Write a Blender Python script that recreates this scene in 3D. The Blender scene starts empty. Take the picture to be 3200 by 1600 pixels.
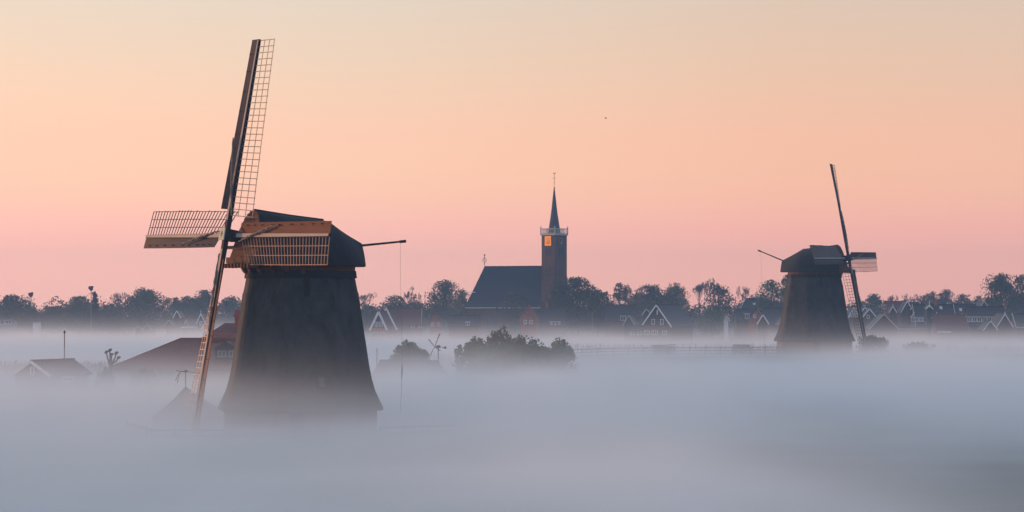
import bpy, math, random
import numpy as np
from mathutils import Vector, Matrix
R = math.radians
sc = bpy.context.scene
COL = sc.collection

# ------------------------------------------------------------------ camera
F = 7217.0            # focal length in pixels of the 3200 px wide photograph
HZ = 949.0            # row of the horizon
H = 9.24              # camera height
PITCH = math.atan((HZ - 800.0) / F)
cam = bpy.data.cameras.new('camera')
cam.sensor_width = 36.0
cam.lens = F / 3200.0 * 36.0
cam.clip_start = 0.5
cam.clip_end = 8000
cam_o = bpy.data.objects.new('camera', cam)
COL.objects.link(cam_o)
cam_o.location = (0, 0, H)
cam_o.rotation_euler = (R(90) + PITCH, 0, 0)
sc.camera = cam_o
CF = Vector((0, math.cos(PITCH), math.sin(PITCH)))
CU = Vector((0, -math.sin(PITCH), math.cos(PITCH)))
CR = Vector((1, 0, 0))

def at(px, py, s):
    """World point seen at a photo pixel, at the depth where one metre spans s pixels."""
    d = CF + CR * ((px - 1600) / F) + CU * ((800 - py) / F)
    return Vector((0, 0, H)) + d * ((F / s) / d.y)

def zz(py, s):
    return at(1600, py, s).z

def xx(px, s):
    return at(px, 900, s).x

# ------------------------------------------------------------------ sky, sun, exposure
SUN_AZ = 124.0        # turned from "towards the camera" round to the left
SUN_EL = 1.4
sun_dir = Vector((-math.sin(R(SUN_AZ)) * math.cos(R(SUN_EL)), -math.cos(R(SUN_AZ)) * math.cos(R(SUN_EL)), math.sin(R(SUN_EL))))

def lin(c):
    return tuple(((v / 255.0) / 12.92 if v / 255.0 <= 0.04045 else ((v / 255.0 + 0.055) / 1.055) ** 2.4) for v in c)

world = bpy.data.worlds.new('World')
sc.world = world
world.use_nodes = True
nt = world.node_tree
nt.nodes.clear()
wo = nt.nodes.new('ShaderNodeOutputWorld')
bg = nt.nodes.new('ShaderNodeBackground')
tc = nt.nodes.new('ShaderNodeTexCoord')
sep = nt.nodes.new('ShaderNodeSeparateXYZ')
nt.links.new(tc.outputs['Generated'], sep.inputs[0])
mp = nt.nodes.new('ShaderNodeMapRange')
mp.inputs['From Min'].default_value = 0.0
mp.inputs['From Max'].default_value = 0.5
nt.links.new(sep.outputs['Z'], mp.inputs['Value'])
ramp = nt.nodes.new('ShaderNodeValToRGB')
nt.links.new(mp.outputs[0], ramp.inputs[0])
SKY = [  # sine of elevation, sky radiance
    (0.000, (1.383, 0.667, 0.495)),
    (0.0137, (1.426, 0.694, 0.495)),
    (0.0345, (1.344, 0.676, 0.508)),
    (0.0483, (1.270, 0.727, 0.484)),
    (0.0690, (1.206, 0.720, 0.488)),
    (0.0966, (1.055, 0.746, 0.529)),
    (0.1300, (0.907, 0.758, 0.602)),
    (0.250, (0.75, 0.86, 0.97)),
    (0.500, (0.66, 0.82, 1.05)),
]
def smooth_stops(P, n=26):
    zs = np.array([p[0] for p in P]); cs = np.array([p[1] for p in P])
    d = np.gradient(cs, zs, axis=0)
    out = []
    for q in np.linspace(0, 1, n):
        z = zs[-1] * q ** 1.7
        i = min(len(zs) - 2, max(0, int(np.searchsorted(zs, z)) - 1))
        h = zs[i + 1] - zs[i]; t = (z - zs[i]) / h
        c = (2*t**3-3*t**2+1) * cs[i] + (t**3-2*t**2+t) * h * d[i] + (-2*t**3+3*t**2) * cs[i+1] + (t**3-t**2) * h * d[i+1]
        out.append((float(z), tuple(float(v) for v in c)))
    return out
SKY = smooth_stops(SKY)
er = ramp.color_ramp
while len(er.elements) < len(SKY):
    er.elements.new(0.5)
for e, (z, c) in zip(er.elements, SKY):
    e.position = z / 0.5
for e, (z, c) in zip(er.elements, SKY):
    e.position = z / 0.5
    e.color = (c[0], c[1], c[2], 1)
dot = nt.nodes.new('ShaderNodeVectorMath')
dot.operation = 'DOT_PRODUCT'
hs = Vector((sun_dir.x, sun_dir.y, 0)).normalized()
dot.inputs[1].default_value = hs
nt.links.new(tc.outputs['Generated'], dot.inputs[0])
mp2 = nt.nodes.new('ShaderNodeMapRange')
mp2.inputs['From Min'].default_value = -1.0
mp2.inputs['From Max'].default_value = 1.0
nt.links.new(dot.outputs['Value'], mp2.inputs['Value'])
ramp2 = nt.nodes.new('ShaderNodeValToRGB')
nt.links.new(mp2.outputs[0], ramp2.inputs[0])
AZR = [(0.0, (0.40, 0.52, 0.72)), (0.727, (0.88, 0.80, 0.78)), (0.808, (0.95, 0.94, 0.94)), (0.885, (1.06, 1.02, 1.0)), (1.0, (1.2, 1.08, 1.0))]
er = ramp2.color_ramp
while len(er.elements) < len(AZR):
    er.elements.new(0.5)
for e, (p, c) in zip(er.elements, AZR):
    e.position = p
for e, (p, c) in zip(er.elements, AZR):
    e.position = p
    e.color = (c[0], c[1], c[2], 1)
mul = nt.nodes.new('ShaderNodeMixRGB')
mul.blend_type = 'MULTIPLY'
mul.inputs[0].default_value = 1.0
nt.links.new(ramp.outputs[0], mul.inputs[1])
nt.links.new(ramp2.outputs[0], mul.inputs[2])
nt.links.new(mul.outputs[0], bg.inputs['Color'])
bg.inputs['Strength'].default_value = 1.0
nt.links.new(bg.outputs[0], wo.inputs['Surface'])

sun = bpy.data.lights.new('sun', 'SUN')
sun.energy = 4.0
sun.angle = R(0.6)
sun.color = (1.0, 0.43, 0.14)
sun_o = bpy.data.objects.new('sun', sun)
COL.objects.link(sun_o)
sun_o.rotation_euler = (-sun_dir).to_track_quat('-Z', 'Y').to_euler()
sun_o.location = (-60, 40, 60)

sc.view_settings.view_transform = 'Standard'
sc.view_settings.look = 'None'
sc.view_settings.exposure = 0.0
sc.view_settings.gamma = 1.0
sc.cycles.volume_bounces = 7
sc.cycles.max_bounces = 10
sc.cycles.diffuse_bounces = 2
sc.cycles.glossy_bounces = 2
sc.cycles.transparent_max_bounces = 24
sc.cycles.volume_max_steps = 512
sc.cycles.use_denoising = True

# ------------------------------------------------------------------ materials
MATS = {}

def mat(name, col, rough=0.85, var=0.25, scale=1.0, stretch=(1, 1, 1), bump=0.0, col2=None, detail=4.0, metal=0.0, brick=None, spec=0.3):
    if name in MATS:
        return MATS[name]
    m = bpy.data.materials.new(name)
    m.use_nodes = True
    n = m.node_tree.nodes
    l = m.node_tree.links
    b = n['Principled BSDF']
    b.inputs['Roughness'].default_value = rough
    b.inputs['Metallic'].default_value = metal
    b.inputs['Specular IOR Level'].default_value = spec
    t = n.new('ShaderNodeTexCoord')
    mpn = n.new('ShaderNodeMapping')
    mpn.inputs['Scale'].default_value = stretch
    l.new(t.outputs['Object'], mpn.inputs[0])
    ns = n.new('ShaderNodeTexNoise')
    ns.inputs['Scale'].default_value = scale
    ns.inputs['Detail'].default_value = detail
    ns.inputs['Roughness'].default_value = 0.65
    l.new(mpn.outputs[0], ns.inputs['Vector'])
    r = n.new('ShaderNodeValToRGB')
    c2 = col2 or tuple(min(1, v * (1 + var)) for v in col)
    c1 = tuple(v * (1 - var) for v in col)
    r.color_ramp.elements[0].position = 0.3
    r.color_ramp.elements[0].color = (*c1, 1)
    r.color_ramp.elements[1].position = 0.7
    r.color_ramp.elements[1].color = (*c2, 1)
    l.new(ns.outputs['Fac'], r.inputs[0])
    out = r.outputs[0]
    hsrc = ns.outputs['Fac']
    if brick:
        bt = n.new('ShaderNodeTexBrick')
        bt.inputs['Scale'].default_value = 1.0
        bt.inputs['Brick Width'].default_value = brick[0]
        bt.inputs['Row Height'].default_value = brick[1]
        bt.inputs['Mortar Size'].default_value = brick[2]
        bt.inputs['Color1'].default_value = (1, 1, 1, 1)
        bt.inputs['Color2'].default_value = (0.72, 0.72, 0.72, 1)
        bt.inputs['Mortar'].default_value = (brick[3],) * 3 + (1,)
        sx = n.new('ShaderNodeSeparateXYZ')
        cx = n.new('ShaderNodeCombineXYZ')
        ad = n.new('ShaderNodeMath')
        ad.operation = 'ADD'
        l.new(t.outputs['Object'], sx.inputs[0])
        l.new(sx.outputs['X'], ad.inputs[0])
        l.new(sx.outputs['Y'], ad.inputs[1])
        l.new(ad.outputs[0], cx.inputs['X'])
        l.new(sx.outputs['Z'], cx.inputs['Y'])
        l.new(cx.outputs[0], bt.inputs['Vector'])
        mx = n.new('ShaderNodeMixRGB')
        mx.blend_type = 'MULTIPLY'
        mx.inputs[0].default_value = 1
        l.new(out, mx.inputs[1])
        l.new(bt.outputs['Color'], mx.inputs[2])
        out = mx.outputs[0]
    l.new(out, b.inputs['Base Color'])
    if bump:
        bp = n.new('ShaderNodeBump')
        bp.inputs['Strength'].default_value = bump
        bp.inputs['Distance'].default_value = 0.05
        l.new(hsrc, bp.inputs['Height'])
        l.new(bp.outputs[0], b.inputs['Normal'])
    MATS[name] = m
    return m

mat('grass', (0.030, 0.042, 0.022), 0.95, 0.5, 0.05, col2=(0.085, 0.095, 0.050), detail=8)
mat('thatch', (0.035, 0.0365, 0.038), 0.95, 0.5, 1.1, (1, 1, 0.55), 0.9, detail=8)
mat('thatch_edge', (0.016, 0.016, 0.018), 0.95, 0.25, 4.0, bump=0.5)
mat('cap_thatch', (0.011, 0.013, 0.018), 0.95, 0.45, 3.0, (1, 1, 0.35), 0.9, detail=8)
mat('dark_timber', (0.020, 0.014, 0.014), 0.8, 0.3, 1.5, (1, 1, 0.3))
mat('brown_timber', (0.095, 0.028, 0.012), 0.8, 0.3, 2.0, (0.4, 0.4, 2.0), 0.3)
mat('weathered_board', (0.135, 0.036, 0.013), 0.8, 0.3, 1.4, (3, 3, 0.2), 0.2)
mat('shaded_board', (0.042, 0.024, 0.026), 0.75, 0.35, 1.4, (3, 3, 0.2), 0.2)  # darker copy of the wind board, shade of the unlit sails in its colour
mat('lit_face_grey', (0.24, 0.22, 0.21), 0.6, 0.2, 1.5, (1, 1, 0.2))  # lit tone of the stock's front, put into the colour
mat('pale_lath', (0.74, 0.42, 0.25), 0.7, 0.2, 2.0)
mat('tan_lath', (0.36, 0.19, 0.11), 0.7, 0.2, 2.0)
mat('dark_lath', (0.07, 0.045, 0.04), 0.8, 0.25, 2.0)  # pale, tan and dark laths: one wood, its shading put into the colour
mat('sailcloth', (0.20, 0.15, 0.12), 0.9, 0.3, 3.0, bump=0.3)
mat('set_cloth', (0.10, 0.075, 0.065), 0.9, 0.35, 1.2, (3, 1, 1), 0.3)
mat('hub_paint', (0.42, 0.47, 0.36), 0.6, 0.15, 3.0)
mat('star_paint', (0.02, 0.03, 0.025), 0.6, 0.1, 3.0)
mat('rope', (0.22, 0.16, 0.13), 0.9, 0.2, 8.0)
mat('white_paint', (0.82, 0.79, 0.76), 0.6, 0.12, 1.2)
mat('cream_paint', (0.55, 0.50, 0.42), 0.6, 0.12, 1.2)
mat('pane', (0.05, 0.06, 0.07), 0.08, 0.2, 1.0, spec=0.6)
mat('brick_red', (0.38, 0.115, 0.078), 0.9, 0.25, 1.2, brick=(0.22, 0.075, 0.012, 0.8))
mat('brick_church', (0.125, 0.060, 0.045), 0.9, 0.3, 0.7, (1, 1, 0.5), brick=(0.24, 0.085, 0.012, 0.8))
mat('brick_brown', (0.16, 0.085, 0.065), 0.9, 0.25, 1.2, brick=(0.22, 0.075, 0.012, 0.8))
mat('board_dark', (0.030, 0.036, 0.042), 0.8, 0.25, 1.5, (4, 4, 0.2))
mat('board_brown', (0.10, 0.06, 0.045), 0.8, 0.25, 1.5, (4, 4, 0.2))
mat('tile_red', (0.17, 0.040, 0.034), 0.75, 0.3, 1.6, brick=(0.25, 0.20, 0.03, 0.45))
mat('tile_brown', (0.165, 0.048, 0.042), 0.75, 0.3, 1.6, brick=(0.25, 0.20, 0.03, 0.45))
mat('slate', (0.012, 0.018, 0.030), 0.6, 0.3, 1.6, brick=(0.25, 0.20, 0.02, 0.55))
mat('slate_dark', (0.009, 0.013, 0.020), 0.6, 0.3, 1.6, brick=(0.25, 0.20, 0.02, 0.55))
mat('lead', (0.022, 0.028, 0.042), 0.5, 0.25, 1.0, (1, 1, 0.3))
mat('gold', (1.0, 0.43, 0.03), 0.56, 0.1, 2.0, metal=1.0)
mat('iron', (0.03, 0.028, 0.03), 0.6, 0.2, 3.0)
mat('bark', (0.060, 0.048, 0.042), 0.95, 0.3, 2.0)
mat('twig', (0.16, 0.11, 0.10), 0.95, 0.3, 0.6)
mat('leaf_dark', (0.034, 0.050, 0.028), 0.8, 0.4, 0.45, col2=(0.085, 0.100, 0.045))
mat('leaf_olive', (0.075, 0.085, 0.040), 0.8, 0.4, 0.45, col2=(0.16, 0.16, 0.075))
mat('leaf_blue', (0.030, 0.042, 0.034), 0.8, 0.35, 0.45, col2=(0.070, 0.085, 0.055))
mat('leaf_green', (0.055, 0.115, 0.055), 0.8, 0.4, 0.8, col2=(0.12, 0.20, 0.09))
mat('leaf_red', (0.050, 0.022, 0.028), 0.8, 0.35, 0.4)
mat('leaf_brown', (0.10, 0.095, 0.050), 0.8, 0.35, 0.8, col2=(0.20, 0.17, 0.09))
mat('reed', (0.42, 0.27, 0.23), 0.9, 0.3, 0.5)
mat('car_paint', (0.06, 0.085, 0.075), 0.35, 0.1, 1.0, spec=0.5)
mat('rubber', (0.02, 0.02, 0.02), 0.9, 0.1, 2.0)
mat('grey_metal', (0.22, 0.23, 0.24), 0.6, 0.2, 1.5)
mat('fence_wood', (0.10, 0.085, 0.075), 0.9, 0.3, 2.0)
mat('bird_feather', (0.03, 0.03, 0.035), 0.9, 0.2, 4.0)

# ------------------------------------------------------------------ mesh helpers
class MB:
    def __init__(self):
        self.v = []
        self.f = []

    def quad(self, a, b, c, d):
        k = len(self.v)
        self.v += [tuple(a), tuple(b), tuple(c), tuple(d)]
        self.f.append((k, k + 1, k + 2, k + 3))

    def poly(self, pts):
        k = len(self.v)
        self.v += [tuple(p) for p in pts]
        self.f.append(tuple(range(k, k + len(pts))))

    def loft(self, rings, caps=True, closed=True):
        k = len(self.v)
        n = len(rings[0])
        for r in rings:
            self.v += [tuple(p) for p in r]
        for i in range(len(rings) - 1):
            for j in range(n if closed else n - 1):
                a = k + i * n + j
                b = k + i * n + (j + 1) % n
                self.f.append((a, b, b + n, a + n))
        if caps and closed:
            self.f.append(tuple(k + j for j in range(n))[::-1])
            self.f.append(tuple(k + (len(rings) - 1) * n + j for j in range(n)))
        return self

    def bar(self, p, q, w, d=None, up=None, w2=None, d2=None):
        """Rectangular bar from p to q, w across, d along the up hint."""
        p = Vector(p); q = Vector(q)
        d = w if d is None else d
        w2 = w if w2 is None else w2
        d2 = d if d2 is None else d2
        t = (q - p).normalized()
        u = Vector(up) if up is not None else (Vector((0, 0, 1)) if abs(t.z) < 0.9 else Vector((0, 1, 0)))
        s = t.cross(u).normalized()
        u = s.cross(t).normalized()
        r1 = [p + s * (sx * w / 2) + u * (sy * d / 2) for sx, sy in ((-1, -1), (1, -1), (1, 1), (-1, 1))]
        r2 = [q + s * (sx * w2 / 2) + u * (sy * d2 / 2) for sx, sy in ((-1, -1), (1, -1), (1, 1), (-1, 1))]
        return self.loft([r1, r2])

    def tube(self, pts, rad, n=6, rad2=None):
        pts = [Vector(p) for p in pts]
        rings = []
        m = len(pts)
        for i, p in enumerate(pts):
            t = (pts[min(i + 1, m - 1)] - pts[max(i - 1, 0)]).normalized()
            a = Vector((0, 0, 1)) if abs(t.z) < 0.9 else Vector((0, 1, 0))
            s = t.cross(a).normalized()
            u = s.cross(t).normalized()
            if isinstance(rad, (list, tuple)):
                r = rad[i]
            else:
                r = rad if rad2 is None else rad + (rad2 - rad) * i / max(1, m - 1)
            rings.append([p + s * (r * math.cos(2 * math.pi * j / n)) + u * (r * math.sin(2 * math.pi * j / n)) for j in range(n)])
        return self.loft(rings)

    def box(self, c, size):
        c = Vector(c); x, y, z = size[0] / 2, size[1] / 2, size[2] / 2
        r1 = [c + Vector((sx * x, sy * y, -z)) for sx, sy in ((-1, -1), (1, -1), (1, 1), (-1, 1))]
        r2 = [p + Vector((0, 0, 2 * z)) for p in r1]
        return self.loft([r1, r2])

    def ball(self, c, r, n=8, m=5, sz=1.0):
        c = Vector(c)
        rings = []
        for i in range(m + 1):
            ph = -math.pi / 2 + math.pi * (i * 0.98 + 0.01 * m) / m
            rings.append([c + Vector((r * math.cos(ph) * math.cos(2 * math.pi * j / n), r * math.cos(ph) * math.sin(2 * math.pi * j / n), r * sz * math.sin(ph))) for j in range(n)])
        return self.loft(rings)

    def mesh(self, name, m):
        me = bpy.data.meshes.new(name)
        me.from_pydata(self.v, [], self.f)
        me.materials.append(MATS[m] if isinstance(m, str) else m)
        me.update()
        return me

    def build(self, name, m, parent=None, smooth=False):
        me = self.mesh(name, m)
        o = bpy.data.objects.new(name, me)
        COL.objects.link(o)
        if parent is not None:
            o.parent = parent
        if smooth:
            me.polygons.foreach_set('use_smooth', [True] * len(me.polygons))
        return o

def np_mesh(name, V, Q, m, parent=None):
    """Mesh of quads (or triangles) from arrays."""
    k = Q.shape[1]
    me = bpy.data.meshes.new(name)
    me.vertices.add(len(V))
    me.vertices.foreach_set('co', np.asarray(V, np.float32).ravel())
    me.loops.add(Q.size)
    me.loops.foreach_set('vertex_index', np.asarray(Q, np.int32).ravel())
    me.polygons.add(len(Q))
    me.polygons.foreach_set('loop_start', np.arange(0, Q.size, k, dtype=np.int32))
    me.polygons.foreach_set('loop_total', np.full(len(Q), k, np.int32))
    me.materials.append(MATS[m])
    me.update(calc_edges=True)
    me.validate()
    o = bpy.data.objects.new(name, me)
    COL.objects.link(o)
    if parent is not None:
        o.parent = parent
    return o

def tag(o, label=None, cat=None, group=None, kind=None):
    if label: o['label'] = label
    if cat: o['category'] = cat
    if group: o['group'] = group
    if kind: o['kind'] = kind
    return o

def empty(name, loc, rz=0.0):
    o = bpy.data.objects.new(name, None)
    o.empty_display_size = 0.5
    COL.objects.link(o)
    o.location = loc
    o.rotation_euler = (0, 0, rz)
    return o

# ------------------------------------------------------------------ ground
def ground_z(x, y):
    z = 0.0
    # the dyke that carries the far mill and its fence
    t = min(1, max(0, (y - 305) / 18)) * min(1, max(0, (365 - y) / 25))
    k = min(1, max(0, (x + 6) / 14))
    z += 1.85 * t * t * (3 - 2 * t) * k
    return z

def build_ground():
    xs = np.concatenate([np.linspace(-800, -140, 12), np.linspace(-120, 120, 61), np.linspace(140, 800, 12)])
    ys = np.concatenate([np.linspace(-300, 0, 6), np.linspace(20, 280, 27), np.linspace(285, 400, 47), np.linspace(420, 800, 20), np.linspace(900, 1700, 9)])
    V = np.array([(x, y, ground_z(x, y)) for y in ys for x in xs])
    nx = len(xs)
    Q = np.array([(j * nx + i, j * nx + i + 1, (j + 1) * nx + i + 1, (j + 1) * nx + i) for j in range(len(ys) - 1) for i in range(nx - 1)])
    o = np_mesh('ground', V, Q, 'grass')
    tag(o, kind='structure')
build_ground()

# ------------------------------------------------------------------ windmills
SAIL_L = 13.65

def twist(r):
    t = (r - 1.2) / (SAIL_L - 1.2)
    return R(24 - 19 * (t ** 0.8))

def sail_meshes():
    """One sail about its stock: x towards the lattice, y backwards, z outwards."""
    rnd = random.Random(5)
    st = MB()
    st.bar((0, 0, -0.1), (0, 0, SAIL_L), 0.34, 0.34, (0, 1, 0), 0.20, 0.18)
    face = MB()  # thin plate that paints the stock's front lighter, as if lit
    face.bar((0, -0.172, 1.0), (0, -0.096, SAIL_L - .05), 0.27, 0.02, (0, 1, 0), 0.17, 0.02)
    lat = MB()
    n = 29
    r0, r1 = 1.35, SAIL_L - 0.08
    out = []
    def P(r, x):
        a = twist(r)
        return Vector((x * math.cos(a), x * math.sin(a) + 0.02, r))
    def width(r):
        return 1.98 - 0.10 * (r - r0) / (r1 - r0)
    for i in range(n):
        r = r0 + (r1 - r0) * i / (n - 1) + rnd.uniform(-.012, .012)
        w = width(r) + rnd.uniform(-.03, .05)
        lat.bar(P(r, 0.0), P(r, w + 0.04), 0.048, 0.048)
    for fr in (0.36, 0.68, 1.0):
        pts = [P(r0 - 0.05 + (r1 - r0 + 0.1) * i / 16, width(r0 + (r1 - r0) * i / 16) * fr) for i in range(17)]
        for a, b in zip(pts, pts[1:]):
            lat.bar(a, b, 0.045, 0.035, (0, 1, 0))
    brd = MB()
    b0, b1 = 1.75, SAIL_L + 0.02
    N = 14
    rings = []
    for i in range(N + 1):
        r = b0 + (b1 - b0) * i / N
        a = twist(r)
        d = Vector((-math.cos(a), -math.sin(a), 0))
        nn = Vector((math.sin(a), -math.cos(a), 0))
        w = 0.80
        p = Vector((-0.10, 0, r))
        rings.append([p + nn * .02, p + d * w + nn * .02, p + d * w - nn * .02, p - nn * .02])
    brd.loft(rings)
    # battens that hold the leading board, and the edge rail
    clt = MB()
    pts, rad = [], []
    for i in range(25):
        t = i / 24
        r = 1.3 + 5.4 * t
        a = twist(r)
        # the furled cloth is tied to the lattice foot and crosses the stock to the board
        x = 0.45 - 1.1 * t
        pts.append(Vector((x * math.cos(a) + 0.03 * math.sin(t * 40), x * math.sin(a) - 0.26, r)))
        rad.append(0.075 * (0.6 + 0.5 * math.sin(math.pi * t)) * (1 + 0.25 * math.sin(t * 55)))
    clt.tube(pts, rad, 7)
    setc = MB()
    rings = []
    for i in range(15):
        r = r0 + (r1 - r0) * i / 14
        w = width(r) * (1.0 + .02 * math.sin(i * 1.7))
        row = []
        for sg, k in ((-.05, 0), (-.05, 1), (-.075, 1), (-.075, 0)):
            a = twist(r)
            row.append(P(r, .06 if k == 0 else w) + Vector((math.sin(a) * -sg, math.cos(a) * sg, 0)) + Vector((0, -.05 * math.sin(i * .9), 0)))
        rings.append(row)
    setc.loft(rings)
    pins = []
    for r in (2.6, 3.6, 4.6, 6.0, 7.0, 8.6, 10.0, 11.4, 12.6):
        a = twist(r)
        nn = Vector((math.sin(a), -math.cos(a), 0))
        p = Vector((-0.10 - 0.62 * math.cos(a), -0.62 * math.sin(a), r))
        q = MB()
        q.bar(p, p + nn * 0.14, 0.07, 0.05)
        pins.append(q.mesh('board_pin', 'dark_timber'))
    return st, face, lat, brd, clt, pins, setc

SAIL = None

def octo(rad, z, rot, cx=0.0, cy=0.0):
    # vertices measured from the camera-facing direction, positive to the right
    c = [Vector((cx + rad * math.sin(R(rot + 45 * k)), cy - rad * math.cos(R(rot + 45 * k)), z)) for k in range(8)]
    out = []
    for k in range(8):
        p, a, b = c[k], c[k - 1], c[(k + 1) % 8]
        e0, e1 = p.lerp(a, .10), p.lerp(b, .10)
        out += [e0, (e0 + e1) * .25 + p * .5, e1]
    return out

def build_windmill(label, loc, oct_rot, az, shaft_tilt, sail_rot, hub_a, hub_z, lath, rod_dir_z, rod_len, rope_end, facet, window_rot):
    root = empty('windmill', loc)
    tag(root, label, 'windmill', 'thatched polder windmills')
    n = Vector((math.sin(R(az)), -math.cos(R(az)), 0))        # the way the sails face
    t = (-n).cross(Vector((0, 0, 1)))                          # to the right as seen from the front
    Z = Vector((0, 0, 1))
    def L(a, w, z):
        return n * a + t * w + Z * z
    # thatched body with its hollow flare
    prof = [(11.0, 3.96), (10.4, 4.08), (10.02, 4.165), (9.98, 4.205), (9.73, 4.25), (8.2, 4.47), (6.42, 4.76), (4.9, 5.00), (4.0, 5.19), (3.24, 5.42), (2.7, 5.68), (2.35, 5.86), (2.05, 6.02), (1.90, 5.98)]
    b = MB()
    rings = [octo(r, z, oct_rot) for z, r in reversed(prof)]
    b.loft(rings)
    body = b.build('thatched_body', 'thatch', root)
    b = MB()
    b.loft([octo(3.98, 11.003, oct_rot), octo(4.10, 11.0, oct_rot), octo(4.03, 11.5, oct_rot), octo(3.9, 11.503, oct_rot)])
    b.build('neck_band', 'thatch_edge', root)
    b = MB()
    N = 24
    def circ(r, z):
        return [(r * math.cos(2 * math.pi * k / N), r * math.sin(2 * math.pi * k / N), z) for k in range(N)]
    b.loft([circ(3.80, 11.5), circ(3.80, 11.96)])
    curb = b.build('curb_ring', 'brown_timber', root)
    # brackets under the front of the cap
    for k in range(9):
        b = MB()
        aa = R(az - 64 + 16 * k)
        d = Vector((math.sin(aa), -math.cos(aa), 0))
        p = d * 3.78
        s = Z.cross(d)
        top, bot = 11.86, 11.25
        w = 0.15
        ring1 = [p + s * -w + Z * top, p + s * w + Z * top, p + s * w + Z * bot, p + s * -w + Z * bot]
        ring2 = [q + d * 0.42 for q in (ring1[0], ring1[1])] + [p + d * 0.22 + s * w + Z * (bot + .2), p + d * 0.22 - s * w + Z * (bot + .2)]
        b.loft([ring1, ring2])
        b.build('bracket', 'brown_timber', root)
    b = MB()
    b.loft([octo(5.55, -1.0, oct_rot), octo(5.55, 2.0, oct_rot)])
    base = b.build('base_wall', 'brick_brown', root)
    # shutter slit and small window on the facet that faces us
    fr = facet                                               # azimuth of that facet's outward normal
    fn = Vector((math.sin(R(fr)), -math.cos(R(fr)), 0))
    fs = (-fn).cross(Z)
    ap = math.cos(R(22.5))
    def body_r(z):
        for (z1, r1), (z0, r0) in zip(prof, prof[1:]):
            if z0 <= z <= z1:
                return r0 + (r1 - r0) * (z - z0) / (z1 - z0)
        return prof[0][1]
    def S(u, z, o):
        return fn * (body_r(z) * ap + o) + fs * u + Z * z
    b = MB()
    u0, u1 = window_rot[0], window_rot[1]
    b.loft([[S(u0, z, -.05), S(u1, z, -.05), S(u1, z, .07), S(u0, z, .07)] for z in (9.72, 10.3, 10.98)])
    b.build('shutter', 'dark_timber', root)
    wu = window_rot[2]
    zc = 3.95
    b = MB()
    for (ua, ub, za, zb) in ((wu - .27, wu + .27, zc + .33, zc + .41), (wu - .27, wu + .27, zc - .41, zc - .33), (wu - .27, wu - .19, zc - .33, zc + .33), (wu + .19, wu + .27, zc - .33, zc + .33), (wu - .19, wu + .19, zc - .03, zc + .03)):
        b.loft([[S(ua, z, -.1), S(ub, z, -.1), S(ub, z, .05), S(ua, z, .05)] for z in (za, zb)])
    win = b.build('window', 'dark_timber', root)
    b = MB()
    b.loft([[S(wu - .19, z, -.1), S(wu + .19, z, -.1), S(wu + .19, z, .02), S(wu - .19, z, .02)] for z in (zc - .33, zc + .33)])
    b.build('pane', 'pane', win)
    # door in the base
    b = MB()
    p = fn * (5.55 * ap) + fs * (-0.8)
    b.bar(p + Z * -0.2, p + Z * 1.85, 1.0, 0.12, fn)
    b.build('door', 'dark_timber', root)
    # ---- cap
    st = [  # eave a, half width, ridge a, ridge z
        (4.55, 1.90, 3.60, 15.64),
        (3.30, 3.25, 2.50, 15.50),
        (1.20, 4.15, 0.80, 15.30),
        (-0.90, 4.15, -1.75, 15.06),
        (-2.80, 3.10, -3.00, 14.45),
        (-4.30, 1.45, -4.30, 13.80),
        (-5.02, 0.40, -4.90, 13.50)]
    ze = 11.92
    M = 9
    rings = []
    fine = []
    for i in range(len(st) - 1):
        for q in range(4):
            u = q / 4
            row = [st[i][j] + (st[i + 1][j] - st[i][j]) * u for j in range(4)]
            i0, i3 = max(0, i - 1), min(len(st) - 1, i + 2)
            for j in (0, 1):
                m0 = (st[i + 1][j] - st[i0][j]) / (i + 1 - i0); m1_ = (st[i3][j] - st[i][j]) / (i3 - i)
                row[j] = (2*u**3-3*u**2+1) * st[i][j] + (u**3-2*u**2+u) * m0 + (-2*u**3+3*u**2) * st[i + 1][j] + (u**3-u**2) * m1_
            fine.append(tuple(row))
    st = fine + [st[-1]]
    nr = random.Random(3)
    for (ea, w, ra, rz) in st:
        ring = []
        bk = min(1.0, max(0.0, (0.5 - ea) / 4.5))
        pw, ph2 = 0.85 + .75 * bk, 1.15 + .15 * bk
        for j in range(2 * M + 1):
            ph = math.pi * j / (2 * M)
            c, s = math.cos(ph), math.sin(ph)
            yy = math.copysign(abs(c) ** pw, c) * w
            hh = abs(s) ** ph2
            ring.append(L(ea + (ra - ea) * hh, yy, ze + (rz - ze) * hh))
        rings.append(ring)
    b = MB()
    b.loft(rings, caps=False, closed=False)
    b.poly(rings[-1])
    k = len(b.v)
    # thatch butt edge and underside
    low = [r[0] for r in rings] + [r[-1] for r in reversed(rings)]
    low2 = [Vector(p) * 0.985 for p in low]
    low2 = [Vector((p.x, p.y, ze - 0.10)) for p in low2]
    b.loft([low, low2], caps=False)
    b.poly(low2)
    cap = b.build('cap', 'cap_thatch', root, smooth=False)
    for pg in cap.data.polygons:
        pg.use_smooth = len(pg.vertices) == 4 and pg.index < (len(rings) - 1) * 2 * M
    b = MB()
    rp = [L(ra, 0, rz + 0.03) for (_, _, ra, rz) in st[:13]]
    for p, q in zip(rp, rp[1:]):
        b.bar(p, q, 0.30, 0.14)
    b.build('ridge_capping', 'thatch_edge', cap)
    # boarded front, leaning back towards the ridge
    b = MB()
    fr_ring = rings[0]
    for j in range(M):
        a0, a1 = fr_ring[j], fr_ring[j + 1]
        c0, c1 = fr_ring[2 * M - j], fr_ring[2 * M - j - 1]
        o0 = n * (0.06 if j % 2 == 0 else 0.05)
        b.loft([[a0 + n * .10, c0 + n * .10, c0 - n * .05, a0 - n * .05], [a1 + n * .05, c1 + n * .05, c1 - n * .08, a1 - n * .08]])
    b.build('front_boarding', 'brown_timber', cap)
    b = MB()
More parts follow.
